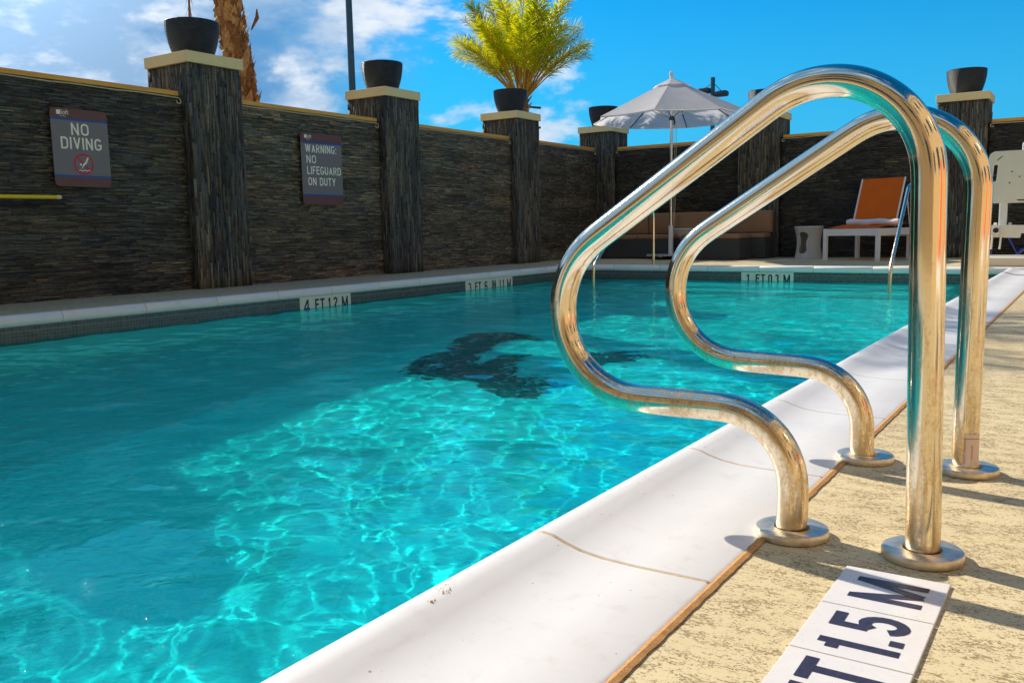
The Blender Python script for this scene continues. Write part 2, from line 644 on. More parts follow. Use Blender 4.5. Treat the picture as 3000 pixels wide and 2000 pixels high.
def band_material():
    m, nt, b = matp('dark_glass_mosaic', (0.03, 0.04, 0.045), 0.25)
    t = N(nt, 'ShaderNodeNewGeometry')
    sp = N(nt, 'ShaderNodeSeparateXYZ')
    nt.links.new(t.outputs['Position'], sp.inputs[0])
    # 25 mm mosaic: running coordinate along the wall is x+y
    cm = N(nt, 'ShaderNodeCombineXYZ')
    nt.links.new(math_(nt, 'ADD', sp.outputs[0], sp.outputs[1]), cm.inputs[0])
    nt.links.new(sp.outputs[2], cm.inputs[1])
    br = N(nt, 'ShaderNodeTexBrick', i_Scale=1.0)
    br.offset = 0.0
    br.squash = 1.0
    br.inputs['Brick Width'].default_value = 0.027
    br.inputs['Row Height'].default_value = 0.027
    br.inputs['Mortar Size'].default_value = 0.0016
    br.inputs['Mortar Smooth'].default_value = 0.1
    br.inputs['Bias'].default_value = 0.0
    br.inputs['Color1'].default_value = (0.055, 0.062, 0.062, 1)
    br.inputs['Color2'].default_value = (0.10, 0.105, 0.10, 1)
    br.inputs['Mortar'].default_value = (0.17, 0.17, 0.155, 1)
    nt.links.new(cm.outputs[0], br.inputs['Vector'])
    # lime scale left by the water, a wavy tide mark
    wv = noise(nt, world_coords(nt), 9, 5, 0.7)
    tide = math_(nt, 'ADD', sp.outputs[2], math_(nt, 'MULTIPLY', math_(nt, 'SUBTRACT', wv, 0.5), 0.03))
    band = math_(nt, 'SUBTRACT', 1.0, math_(nt, 'MULTIPLY', math_(nt, 'ABSOLUTE', math_(nt, 'ADD', tide, 0.088)), 120), clamp=True)
    c = mixc(nt, math_(nt, 'MULTIPLY', band, 0.35), br.outputs[0], (0.3, 0.33, 0.3))
    nt.links.new(c, b.inputs['Base Color'])
    bump(nt, b, math_(nt, 'SUBTRACT', 1.0, br.outputs[1]), 0.5, 0.001)
    return m


def wood_material():
    m, nt, b = matp('varnished_timber', (0.5, 0.24, 0.05), 0.45)
    v = world_coords(nt, (14, 0.8, 14))
    n = noise(nt, v, 3.0, 6, 0.65, 0.8)
    r = ramp(nt, [(0.25, (0.62, 0.27, 0.03)), (0.6, (0.86, 0.42, 0.05)), (0.8, (0.92, 0.52, 0.12))])
    nt.links.new(n, r.inputs[0])
    nt.links.new(r.outputs[0], b.inputs['Base Color'])
    return m


def leaf_material(name, c1, c2, trans=0.45):
    m, nt, b = matp(name, c1, 0.4)
    v = world_coords(nt)
    r = ramp(nt, [(0.3, c1), (0.7, c2)])
    nt.links.new(noise(nt, v, 9, 4), r.inputs[0])
    nt.links.new(r.outputs[0], b.inputs['Base Color'])
    t = N(nt, 'ShaderNodeBsdfTranslucent')
    nt.links.new(mixc(nt, 1.0, r.outputs[0], (1.7, 1.5, 0.7), 'MULTIPLY'), t.inputs[0])
    mx = N(nt, 'ShaderNodeMixShader', i_0=trans)
    nt.links.new(b.outputs[0], mx.inputs[1])
    nt.links.new(t.outputs[0], mx.inputs[2])
    nt.links.new(mx.outputs[0], nt.nodes['Material Output'].inputs[0])
    return m


def fabric_material(name, color, trans=0.3, weave=900):
    m, nt, b = matp(name, color, 0.85)
    v = world_coords(nt)
    r = ramp(nt, [(0.3, tuple(c * 0.88 for c in color)), (0.7, color)])
    nt.links.new(noise(nt, v, 5, 5, 0.6), r.inputs[0])
    nt.links.new(r.outputs[0], b.inputs['Base Color'])
    bump(nt, b, noise(nt, v, weave, 2), 0.3, 0.0008)
    t = N(nt, 'ShaderNodeBsdfTranslucent')
    nt.links.new(r.outputs[0], t.inputs[0])
    mx = N(nt, 'ShaderNodeMixShader', i_0=trans)
    nt.links.new(b.outputs[0], mx.inputs[1])
    nt.links.new(t.outputs[0], mx.inputs[2])
    nt.links.new(mx.outputs[0], nt.nodes['Material Output'].inputs[0])
    return m


def water_material():
    m = bpy.data.materials.new('clear_pool_water')
    m.use_nodes = True
    nt = m.node_tree
    for n in list(nt.nodes):
        if n.type != 'OUTPUT_MATERIAL':
            nt.nodes.remove(n)
    g = N(nt, 'ShaderNodeBsdfGlass', i_IOR=1.333, i_Roughness=0.0)
    g.inputs['Color'].default_value = (0.13, 0.99, 0.985, 1)
    v = world_coords(nt, (1, 1, 1))
    h = math_(nt, 'ADD', noise(nt, v, 5.5, 3, 0.5, 0.6), math_(nt, 'MULTIPLY', noise(nt, v, 17.0, 3, 0.5, 0.8), 0.28))
    bn = N(nt, 'ShaderNodeBump', i_Strength=1.0, i_Distance=WAVE_BUMP)
    nt.links.new(h, bn.inputs['Height'])
    nt.links.new(bn.outputs[0], g.inputs['Normal'])
    # finer chop, seen in the reflections
    v2 = world_coords(nt, (1.0, 1.0, 1.0))
    h2 = math_(nt, 'ADD', noise(nt, v2, 6.0, 3, 0.5, 0.9), math_(nt, 'MULTIPLY', noise(nt, v2, 19.0, 3, 0.5, 1.0), 0.34))
    b2 = N(nt, 'ShaderNodeBump', i_Strength=1.0, i_Distance=CHOP)
    nt.links.new(h2, b2.inputs['Height'])
    gl = N(nt, 'ShaderNodeBsdfGlossy', i_Roughness=0.012)
    nt.links.new(b2.outputs[0], gl.inputs['Normal'])
    fr = N(nt, 'ShaderNodeFresnel', i_IOR=1.333)
    nt.links.new(b2.outputs[0], fr.inputs['Normal'])
    body = g.outputs[0]
    if BENT > 0:
        rf = N(nt, 'ShaderNodeBsdfRefraction', i_IOR=1.333, i_Roughness=0.0)
        rf.inputs['Color'].default_value = (0.13, 0.99, 0.985, 1)
        nt.links.new(b2.outputs[0], rf.inputs['Normal'])
        mr = N(nt, 'ShaderNodeMixShader', i_0=BENT)
        nt.links.new(body, mr.inputs[1])
        nt.links.new(rf.outputs[0], mr.inputs[2])
        body = mr.outputs[0]
    mx = N(nt, 'ShaderNodeMixShader')
    geo = N(nt, 'ShaderNodeNewGeometry')
    fc = math_(nt, 'MULTIPLY', math_(nt, 'MULTIPLY', fr.outputs[0], REFL), math_(nt, 'SUBTRACT', 1.0, geo.outputs['Backfacing']))
    nt.links.new(fc, mx.inputs[0])
    nt.links.new(body, mx.inputs[1])
    nt.links.new(gl.outputs[0], mx.inputs[2])
    nt.links.new(mx.outputs[0], nt.nodes['Material Output'].inputs[0])
    return m


def pot_material():
    m, nt, b = matp('black_ribbed_clay', (0.022, 0.025, 0.03), 0.55)
    v = world_coords(nt)
    sp = N(nt, 'ShaderNodeSeparateXYZ')
    nt.links.new(v, sp.inputs[0])
    wv = math_(nt, 'SINE', math_(nt, 'ADD', math_(nt, 'MULTIPLY', sp.outputs[2], 420.0), math_(nt, 'MULTIPLY', noise(nt, v, 6, 3), 6.0)))
    bump(nt, b, wv, 0.9, 0.003)
    r = ramp(nt, [(0.3, (0.016, 0.02, 0.026)), (0.7, (0.036, 0.038, 0.042))])
    nt.links.new(noise(nt, v, 14, 5), r.inputs[0])
    nt.links.new(r.outputs[0], b.inputs['Base Color'])
    return m


M = {}
WAVE_BUMP = 0.0018
CHOP = 0.0235
REFL = 0.42
BENT = 0.10
M['deck'] = deck_material()
M['coping'] = coping_material()
M['steel'] = steel_material()
M['flange'] = simple('brushed_flange_steel', (0.80, 0.71, 0.56), 0.46, 1.0, var=0.25, scale=60, bmp=0.04, bscale=300, rvar=0.08)
M['slate'] = slate_material()
M['plaster'] = plaster_material()
M['band'] = band_material()
M['wood'] = wood_material()
M['water'] = water_material()
M['pot'] = pot_material()
M['mortar'] = simple('dark_mortar', (0.03, 0.03, 0.028), 0.9)
M['crumb'] = simple('pale_grout_sand', (0.80, 0.58, 0.36), 0.9)
M['grout'] = simple('sandy_grout', (0.64, 0.43, 0.20), 0.9, var=0.3, scale=90, bmp=0.5, bscale=500)
M['sealant'] = simple('orange_sand_sealant', (0.68, 0.35, 0.12), 0.95, var=0.35, scale=160, bmp=0.8, bscale=700)
M['cap'] = simple('cream_stucco', (0.87, 0.70, 0.36), 0.8, var=0.06, scale=6, bmp=0.25, bscale=260)
M['tile'] = simple('white_glazed_tile', (0.80, 0.74, 0.68), 0.3, var=0.05, scale=25, bmp=0.05)
M['tile_edge'] = simple('cream_glazed_tile', (0.78, 0.74, 0.58), 0.22, var=0.05, scale=25)
M['ink'] = simple('black_fired_ink', (0.035, 0.03, 0.06), 0.45, var=0.6, scale=170)
M['sign_grey'] = simple('sign_grey', (0.21, 0.185, 0.185), 0.5, var=0.04)
M['sign_brown'] = simple('sign_brown', (0.16, 0.062, 0.05), 0.5, var=0.05)
M['sign_blue'] = simple('sign_blue', (0.01, 0.09, 0.36), 0.5, var=0.05)
M['sign_white'] = simple('sign_cream_print', (0.93, 0.92, 0.76), 0.5, var=0.02)
M['sign_red'] = simple('sign_red', (0.60, 0.01, 0.03), 0.5, var=0.05)
M['white_plastic'] = simple('white_moulded_plastic', (0.78, 0.75, 0.69), 0.45, var=0.05, scale=5)
M['thin_plastic'] = fabric_material('thin_white_plastic', (0.80, 0.77, 0.71), 0.42, 20)
M['white_metal'] = simple('white_powder_coat', (0.74, 0.72, 0.70), 0.4, var=0.05)
M['beige_plastic'] = simple('cream_powder_coat', (0.74, 0.68, 0.55), 0.45, var=0.05)
M['blue'] = simple('blue_powder_coat', (0.01, 0.04, 0.38), 0.4)
M['orange'] = fabric_material('orange_sling', (0.98, 0.175, 0.003), 0.25)
M['towel'] = fabric_material('white_terry', (0.83, 0.81, 0.83), 0.1, 300)
M['canopy'] = fabric_material('white_canvas', (0.88, 0.84, 0.83), 0.5)
M['cushion'] = fabric_material('tan_cushion', (0.29, 0.17, 0.09), 0.03, 600)
M['wicker'] = simple('charcoal_wicker', (0.04, 0.042, 0.045), 0.7, var=0.3, scale=60, bmp=0.8, bscale=180)
M['alu'] = simple('brushed_aluminium', (0.75, 0.76, 0.77), 0.3, 1.0, var=0.1)
M['dark_metal'] = simple('dark_painted_metal', (0.03, 0.06, 0.09), 0.5)
M['pole_metal'] = simple('blue_grey_pole', (0.045, 0.11, 0.15), 0.4, var=0.2)
M['yellow'] = simple('yellow_fibreglass', (0.86, 0.62, 0.01), 0.35, var=0.06)
M['rope'] = simple('cream_cord', (0.58, 0.52, 0.38), 0.8)
M['ground'] = simple('dry_ground', (0.16, 0.15, 0.08), 0.95, var=0.4, scale=0.6)
M['leaf'] = leaf_material('palm_leaflet', (0.33, 0.43, 0.010), (0.64, 0.60, 0.02), 0.52)
M['leaf_dark'] = leaf_material('palm_leaflet_deep', (0.12, 0.22, 0.012), (0.28, 0.34, 0.02), 0.45)
M['stem'] = simple('palm_stem_ochre', (0.62, 0.33, 0.03), 0.5, var=0.25, scale=20)
M['bark'] = simple('palm_bark', (0.34, 0.14, 0.045), 0.9, var=0.6, scale=18, bmp=0.8, bscale=60)
M['boot'] = simple('palm_leaf_base', (0.66, 0.34, 0.12), 0.8, var=0.5, scale=25, bmp=0.5, bscale=90)
M['stucco'] = simple('tan_stucco', (0.44, 0.305, 0.15), 0.9, var=0.1, scale=1.2, bmp=0.3, bscale=60)
M['window_glass'] = simple('window_glass', (0.02, 0.03, 0.04), 0.05)
M['label_paper'] = simple('sun_faded_label', (0.80, 0.66, 0.56), 0.5, var=0.05)
M['label_red'] = simple('label_red_ink', (0.72, 0.07, 0.06), 0.5, var=0.1)
M['rubber'] = simple('black_rubber', (0.015, 0.017, 0.02), 0.5)
M['motif'] = simple('deep_blue_mosaic', (0.006, 0.07, 0.09), 0.4, var=0.6, scale=50)

# ------------------------------------------------------------------ dimensions
PX0, PX1 = -6.17, -0.80          # pool side walls
PY0, PY1 = -2.2, 10.94           # pool end walls
WZ = -0.156                      # water level
CO = 0.32                        # coping depth
OX0, OX1, OY0, OY1 = PX0 - 0.33, PX1 + 0.33, PY0 - 0.33, PY1 + 0.36
DX0, DX1, DY0, DY1 = -8.6, 9.0, -9.0, 15.6


# ------------------------------------------------------------------ ground and deck
def ring(name, mat, ox0, ox1, oy0, oy1, ix0, ix1, iy0, iy1, z, depth=0.0):
    vs = [(ox0, oy0, z), (ox1, oy0, z), (ox1, oy1, z), (ox0, oy1, z), (ix0, iy0, z), (ix1, iy0, z), (ix1, iy1, z), (ix0, iy1, z)]
    fs = [(0, 1, 5, 4), (1, 2, 6, 5), (2, 3, 7, 6), (3, 0, 4, 7)]
    if depth:
        vs += [(a, b, c - depth) for a, b, c in vs[4:8]]
        fs += [(4, 5, 9, 8), (5, 6, 10, 9), (6, 7, 11, 10), (7, 4, 8, 11)]
    return mk(name, vs, fs, mat)


tag(ring('ground', M['ground'], -700, 700, -700, 700, DX0, DX1, DY0, DY1, -0.02), kind='structure')
tag(ring('pool_deck', M['deck'], DX0, DX1, DY0, DY1, OX0, OX1, OY0, OY1, 0.0, 0.2), kind='structure')


def floor_z(y):
    return -1.385 + 0.060 * (y - 6.0)


def ngrid(name, X, Y, Z, mat, smooth=True):
    ny, nx = X.shape
    v = np.stack([X, Y, Z], -1).reshape(-1, 3)
    i = np.arange(nx * ny).reshape(ny, nx)
    q = np.stack([i[:-1, :-1], i[:-1, 1:], i[1:, 1:], i[1:, :-1]], -1).reshape(-1, 4)
    me = bpy.data.meshes.new(name)
    me.vertices.add(len(v))
    me.vertices.foreach_set('co', v.ravel().astype(np.float32))
    me.loops.add(q.size)
    me.loops.foreach_set('vertex_index', q.ravel().astype(np.int32))
    me.polygons.add(len(q))
    me.polygons.foreach_set('loop_start', (np.arange(len(q)) * 4).astype(np.int32))
    me.update(calc_edges=True)
    return link_mesh(name, me, mat, None, None, smooth)


# pool shell: sloping floor, walls, shelf and step at the far end
ys = np.linspace(PY0 - 0.02, PY1 + 0.02, 28)
X_, Y_ = np.meshgrid(np.linspace(PX0 - 0.02, PX1 + 0.02, 8), ys)
pf = tag(ngrid('pool_floor', X_, Y_, floor_z(Y_), M['plaster'], False), kind='structure')
b = MB()
for x0, x1, y0, y1 in ((PX0, PX0, PY0, PY1), (PX1, PX1, PY1, PY0), (PX0, PX1, PY1, PY1), (PX1, PX0, PY0, PY0)):
    b.add([(x0, y0, -1.95), (x1, y1, -1.95), (x1, y1, -0.30), (x0, y0, -0.30)], [(0, 1, 2, 3)])
pw = tag(b.build('pool_wall', M['plaster']), kind='structure')
b = MB()
for x0, x1, y0, y1 in ((PX0, PX0, PY0, PY1), (PX1, PX1, PY1, PY0), (PX0, PX1, PY1, PY1), (PX1, PX0, PY0, PY0)):
    b.add([(x0, y0, -0.30), (x1, y1, -0.30), (x1, y1, 0.0), (x0, y0, 0.0)], [(0, 1, 2, 3)])
wb = tag(b.build('waterline_tile_wall', M['band']), kind='structure')
steps = tag(mk('pool_steps', [], []), kind='structure')
bpy.data.objects.remove(steps)
b = MB()
b.box(-5.4, -1.3, 10.1, PY1 + 0.01, -1.3, -0.46)
b.box(-5.4, -1.3, 9.75, 10.1, -1.3, -0.74)
ps = tag(b.build('pool_steps', M['plaster'], bevel=0.02), kind='structure')

# mosaic figure inlaid in the pool floor
fig = [(-3.86, 4.41), (-3.91, 4.56), (-3.99, 4.86), (-4.14, 5.35), (-4.33, 5.72), (-4.34, 5.97), (-4.23, 6.12), (-3.9, 6.07), (-3.53, 5.93),
       (-3.66, 5.87), (-3.84, 5.86), (-3.90, 5.70), (-3.82, 5.46), (-3.67, 5.09), (-3.65, 4.92), (-3.52, 4.85), (-3.5, 4.93), (-3.57, 5.17),
       (-3.5, 5.29), (-3.33, 5.34), (-3.29, 5.04), (-3.17, 4.77), (-3.04, 4.72), (-2.93, 4.76), (-2.63, 4.67), (-2.79, 4.6), (-2.73, 4.38),
       (-2.89, 4.29), (-3.05, 4.29), (-3.28, 4.37), (-3.51, 4.36), (-3.7, 4.35), (-3.8, 4.36)]
fig2 = [(-3.06, 5.51), (-3.07, 5.62), (-2.98, 5.71), (-2.80, 5.75), (-2.6, 5.72), (-2.62, 5.45), (-2.72, 5.26), (-2.88, 5.22), (-3.0, 5.3)]


def inside(p, poly):
    x, y = p
    c = False
    for i in range(len(poly)):
        x1, y1 = poly[i]
        x2, y2 = poly[i - 1]
        if (y1 > y) != (y2 > y) and x < (x2 - x1) * (y - y1) / (y2 - y1) + x1:
            c = not c
    return c


b = MB()
st = 0.032
for i in range(int(1.9 / st)):
    for j in range(int(2.0 / st)):
        x = -4.4 + i * st
        y = 4.2 + j * st
        if (inside((x, y), fig) or inside((x + random.uniform(-.05, .05), y + random.uniform(-.05, .05)), fig2)) and random.random() > 0.05:
            z = floor_z(y)
            b.box(x - st * 0.47, x + st * 0.47, y - st * 0.47, y + st * 0.47, z + 0.001, z + 0.006 + 0.002 * random.random())
mo = b.build('floor_mosaic', M['motif'])
tag(mo, 'dark blue mosaic figure laid in the floor in the middle of the pool', 'mosaic', kind='stuff')

# ------------------------------------------------------------------ water
xs = np.linspace(PX0, PX1, 640)
yy = [PY0]
while yy[-1] < PY1:
    d = abs(yy[-1] - 1.0)
    yy.append(yy[-1] + 0.0085 + 0.0010 * max(0, d - 1.0))
yy[-1] = PY1
X_, Y_ = np.meshgrid(xs, np.array(yy))
Z_ = np.zeros_like(X_)
wr = np.random.default_rng(5)
for k in range(72):
    Lw = math.exp(wr.uniform(math.log(0.07), math.log(0.85)))
    an = wr.normal(1.05, 0.75)
    ph = wr.uniform(0, 6.28)
    kk = 2 * PI / Lw
    A = 0.00165 * Lw * (Lw / 0.6) ** 0.52 * wr.uniform(0.5, 1.25)
    U = X_ * math.cos(an) + Y_ * math.sin(an)
    V = -X_ * math.sin(an) + Y_ * math.cos(an)
    Z_ += A * np.sin(kk * U + ph + 0.9 * np.sin(V * kk * 0.33 + ph * 3) + 0.5 * np.sin(V * kk * 0.71 + U * kk * 0.2 + ph * 5))
# patches of calmer and livelier water
patch = 0.80 + 0.30 * np.sin(X_ * 1.3 + 1.0 + 0.8 * np.sin(Y_ * 0.9)) * np.sin(Y_ * 0.8 + 0.4)
calm = np.clip(1.15 - 0.055 * np.maximum(Y_ - 1.5, 0), 0.55, 1.2)
Z_ = Z_ * patch * calm + WZ
wat = tag(ngrid('pool_water', X_, Y_, Z_, M['water'], True), kind='structure')
wat.cycles.is_caustics_caster = True
for o in (pf, pw, ps, mo, wb):
    o.cycles.is_caustics_receiver = True


# ------------------------------------------------------------------ coping
def coping_profile(side_w):
    """(distance from the pool edge, height): rolled lip, shallow dish, flat back"""
    P = [(0.030, -0.055), (0.004, -0.052), (-0.010, -0.040), (-0.017, -0.020), (-0.016, 0.000), (-0.008, 0.018), (0.006, 0.028), (0.024, 0.031),
         (0.045, 0.028), (0.070, 0.019), (0.100, 0.011), (0.140, 0.006), (0.200, 0.004), (side_w - 0.006, 0.004), (side_w, 0.001), (side_w, -0.055)]
    return P


copn = empty('pool_coping', (0, 0, 0))
tag(copn, kind='structure')


def coping_piece(u0, u1, w, to):
    """a tile running from u0 to u1 along the edge; to(u, d, z) gives the world point"""
    P = coping_profile(w)
    n = len(P)
    g = 0.0028
    us = [u0 + g, u0 + g + 0.002, u1 - g - 0.002, u1 - g]
    vs = []
    for k, u in enumerate(us):
        e = 0.0022 if k in (0, 3) else 0
        for (d, z) in P:
            vs.append(to(u, d, z - (e if z > -0.04 else 0)))
    fs = []
    for k in range(3):
        for i in range(n):
            j = (i + 1) % n
            fs.append((k * n + i, k * n + j, (k + 1) * n + j, (k + 1) * n + i))
    fs.append(tuple(range(n)))
    fs.append(tuple(range(3 * n, 4 * n))[::-1])
    b = MB()
    b.add(vs, fs)
    o = b.build('coping_tile', M['coping'], copn, smooth=True)
    return o


PIT = 0.668
# right side: joints at y = 1.25 + k*0.668
y = 1.25 - 6 * PIT
right_w = OX1 - PX1 - 0.004
edges = []
while y < PY1:
    edges.append(y)
    y += PIT
edges = [PY0] + [e for e in edges if e > PY0 + 0.1 and e < PY1 - 0.05] + [PY1]
for a, c in zip(edges[:-1], edges[1:]):
    coping_piece(a, c, right_w, lambda u, d, z: (PX1 + d, u, z))
b = MB()
for e in edges[1:-1]:
    pr = [(d + (0.0015 if d < 0 else 0), z - 0.0016) for d, z in coping_profile(right_w)]
    vs = []
    for u in (e - 0.0040, e + 0.0040):
        vs += [(PX1 + d, u, z) for d, z in pr]
    n = len(pr)
    b.add(vs, [tuple(range(n)), tuple(range(n, 2 * n))[::-1]] + [(i, (i + 1) % n, (i + 1) % n + n, i + n) for i in range(n)])
# left side
yl = 3.463 - 8 * PIT
edl = []
while yl < PY1:
    edl.append(yl)
    yl += PIT
edl = [PY0] + [e for e in edl if e > PY0 + 0.1 and e < PY1 - 0.05] + [PY1]
for a, c in zip(edl[:-1], edl[1:]):
    coping_piece(a, c, 0.326, lambda u, d, z: (PX0 - d, u, z))
for e in edl[1:-1]:
    pr = [(d + (0.0015 if d < 0 else 0), z - 0.0016) for d, z in coping_profile(0.326)]
    vs = []
    for u in (e - 0.0035, e + 0.0035):
        vs += [(PX0 - d, u, z) for d, z in pr]
    n = len(pr)
    b.add(vs, [tuple(range(n)), tuple(range(n, 2 * n))[::-1]] + [(i, (i + 1) % n, (i + 1) % n + n, i + n) for i in range(n)])
# far side, joints seen at x = -5.57 + k*0.675
edb = [OX0, -5.572, -4.887, -4.212, -3.541, -2.877, -2.202, -1.53, OX1]
for a, c in zip(edb[:-1], edb[1:]):
    coping_piece(a, c, 0.356, lambda u, d, z: (u, PY1 + d, z))
for e in edb[1:-1]:
    pr = [(d + (0.0015 if d < 0 else 0), z - 0.0016) for d, z in coping_profile(0.356)]
    vs = []
    for u in (e - 0.0035, e + 0.0035):
        vs += [(u, PY1 + d, z) for d, z in pr]
    n = len(pr)
    b.add(vs, [tuple(range(n)), tuple(range(n, 2 * n))[::-1]] + [(i, (i + 1) % n, (i + 1) % n + n, i + n) for i in range(n)])
b.build('grout_joint', M['grout'], copn)['kind'] = 'stuff'
ed0 = [OX0, -5.2, -4.5, -3.8, -3.1, -2.4, -1.7, OX1]
for a, c in zip(ed0[:-1], ed0[1:]):
    coping_piece(a, c, 0.326, lambda u, d, z: (u, PY0 - d, z))


def ragged(x0, x1, y0, y1, z, n, along):
    vs, fs = [], []
    for i in range(n + 1):
        t = i / n
        j0 = 0.0012 * (random.random() - 0.5) * 2
        j1 = 0.0012 * (random.random() - 0.5) * 2
        if along == 'y':
            yv = y0 + (y1 - y0) * t
            vs += [(x0 + j0, yv, z), ((x0 + x1) / 2, yv, z + 0.003), (x1 + j1, yv, z)]
        else:
            xv = x0 + (x1 - x0) * t
            vs += [(xv, y0 + j0, z), (xv, (y0 + y1) / 2, z + 0.003), (xv, y1 + j1, z)]
    for i in range(n):
        a = i * 3
        fs += [(a, a + 1, a + 4, a + 3), (a + 1, a + 2, a + 5, a + 4)]
    return vs, fs


b = MB()
b.add(*ragged(OX1 - 0.004, OX1 + 0.011, PY0, OY1, 0.0025, 900, 'y'))
tag(b.build('sealant_joint', M['sealant']), kind='structure')

# ------------------------------------------------------------------ stacked slate walls
PALS = [(0.085, 0.088, 0.080), (0.060, 0.064, 0.062), (0.115, 0.108, 0.080), (0.150, 0.122, 0.066), (0.080, 0.096, 0.092), (0.055, 0.052, 0.050),
        (0.10, 0.085, 0.062), (0.13, 0.075, 0.035)]
PW = np.array([0.24, 0.22, 0.16, 0.07, 0.12, 0.11, 0.06, 0.02])
PW = PW / PW.sum()


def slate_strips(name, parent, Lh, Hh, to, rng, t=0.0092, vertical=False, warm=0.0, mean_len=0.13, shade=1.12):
    """rows of thin uneven stone strips over a face Lh long, Hh high. to(u, v, d) -> local point (arrays)"""
    A, B = (Hh, Lh) if vertical else (Lh, Hh)   # strips run along A, stack along B
    us, vs_, cols = [], [], []
    v = 0.0
    rows = []
    while v < B - 0.004:
        h = min(rng.uniform(t * 0.62, t * 1.4), B - v)
        rows.append((v, h))
        v += h
    C = np.array(PALS)
    # ledger panels about 0.6 x 0.15 share a tone
    pan = {}
    for ri, (v, h) in enumerate(rows):
        u = 0.0
        pr = int(v / 0.15)
        while u < A - 0.002:
            l = rng.uniform(mean_len * 0.35, mean_len * 1.8)
            l = min(l, A - u)
            pk = (pr, int((u + 0.27 * (pr % 2)) / 0.6))
            if pk not in pan:
                pan[pk] = (rng.choice(len(PALS), p=PW), rng.uniform(0.72, 1.22))
            ci, br = pan[pk]
            c = C[ci] * 0.45 + C[rng.choice(len(PALS), p=PW)] * 0.55
            c = c * br * rng.uniform(0.35, 1.65) * (1 + 0.45 * warm)
            q = rng.random()
            if q < 0.06 + warm * 0.1:
                c = c * np.array([2.0, 1.55, 0.75])
            elif q > 0.93:
                c = c * np.array([1.5, 1.75, 1.7])
            c = c * np.array([1 + 0.25 * warm, 1 + 0.10 * warm, 1 - 0.1 * warm])
            gq = float(c.mean())
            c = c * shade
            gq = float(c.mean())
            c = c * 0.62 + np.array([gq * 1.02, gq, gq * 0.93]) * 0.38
            us.append((u, u + l))
            vs_.append((v, v + h))
            cols.append(c)
            u += l
    n = len(us)
    us = np.array(us)
    vs_ = np.array(vs_)
    cols = np.array(cols)
    dep = rng.uniform(0.002, 0.022, (n, 4))
    g = 0.0006
    f = []
    u0, u1 = us[:, 0] + g, us[:, 1] - g
    v0, v1 = vs_[:, 0] + g, vs_[:, 1] - g
    d0, d1, d2, d3 = dep.T
    jag = rng.uniform(-0.0015, 0.0015, (n, 2))
    corners = [(u0, v0, d0), (u1, v0 + jag[:, 0], (d0 + d1) / 2), (u1, v1, (d0 + d2) / 2 + 0.001), (u0, v1 + jag[:, 1], (d0 + d3) / 2)]
    front = [c for c in corners]
    back = [(c[0], c[1], np.full(n, -0.012)) for c in corners]
    pts = []
    for (a, bb, d) in front + back:
        if vertical:
            pts.append(to(bb, a, d))
        else:
            pts.append(to(a, bb, d))
    V = np.stack([np.stack(p, -1) for p in pts], 1).reshape(-1, 3)
    q = np.array([(0, 1, 2, 3), (0, 4, 5, 1), (1, 5, 6, 2), (2, 6, 7, 3), (3, 7, 4, 0)])
    F = (np.arange(n)[:, None, None] * 8 + q[None]).reshape(-1, 4)
    me = bpy.data.meshes.new(name)
    me.vertices.add(len(V))
    me.vertices.foreach_set('co', V.ravel().astype(np.float32))
    me.loops.add(F.size)
    me.loops.foreach_set('vertex_index', F.ravel().astype(np.int32))
    me.polygons.add(len(F))
    me.polygons.foreach_set('loop_start', (np.arange(len(F)) * 4).astype(np.int32))
    me.update(calc_edges=True)
    at = me.color_attributes.new('tone', 'FLOAT_COLOR', 'POINT')
    cc = np.ones((len(V), 4), np.float32)
    cc[:, :3] = np.repeat(cols, 8, axis=0)
    at.data.foreach_set('color', cc.ravel())
    o = link_mesh(name, me, M['slate'], parent)
    o['kind'] = 'stuff'
    return o


def wall_bay(origin, length, along, label, hgt=1.915, warm=0.0, cap=(0.0, 0.0), light=True):
    """one bay of stone wall. along='y': faces +x; along='x': faces -y"""
    r = empty('stone_wall', origin)
    tag(r, label, 'wall', 'stone clad wall bays round the pool')
    rng = np.random.default_rng(abs(hash((round(origin[0], 2), round(origin[1], 2)))) % 99991)
    if along == 'y':
        MB().box(-0.22, -0.022, 0, length, 0, hgt).build('wall_core', M['mortar'], r)
        slate_strips('slate_strips', r, length, hgt - 0.002, lambda u, v, d: (d - 0.018, u, v), rng, warm=warm)
        wcap = MB().box(-0.25, 0.012, cap[0], length - cap[1], hgt + 0.002, hgt + 0.047)
        cord = [(0.006, cap[0] + 0.02 + (length - cap[0] - cap[1] - 0.04) * i / 10, hgt - 0.012 - 0.004 * math.sin(i * 2.1)) for i in range(11)]
        e = cord[-1]
        if cap[1] > 0:
            for k in range(1, 9):
                a = PI * 1.5 * k / 8
                cord.append((0.01, e[1] + 0.035 * math.sin(a) + 0.03 * k / 8, e[2] - 0.035 * (1 - math.cos(a)) * 0.8))
    else:
        MB().box(0, length, 0.022, 0.22, 0, hgt).build('wall_core', M['mortar'], r)
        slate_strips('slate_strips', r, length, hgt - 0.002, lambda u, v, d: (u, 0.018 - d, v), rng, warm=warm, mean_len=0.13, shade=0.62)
        wcap = MB().box(cap[0], length - cap[1], -0.012, 0.25, hgt + 0.002, hgt + 0.047)
        cord = [(cap[0] + 0.02 + (length - cap[0] - cap[1] - 0.04) * i / 10, -0.006, hgt - 0.012 - 0.006 * math.sin(i * 1.7)) for i in range(11)]
        s = cord[0]
        pre = []
        for k in range(1, 8):
            a = PI * 1.4 * k / 7
            pre.append((s[0] - 0.03 * math.sin(a) - 0.025 * k / 7, -0.01, s[2] - 0.03 * (1 - math.cos(a)) * 0.8))
        cord = pre[::-1] + cord
    wcap.build('timber_cap', M['wood'], r, bevel=0.004)
    MB().tube(cord, 0.0065, 6).build('hanging_cord', M['rope'], r, smooth=True)
    return r


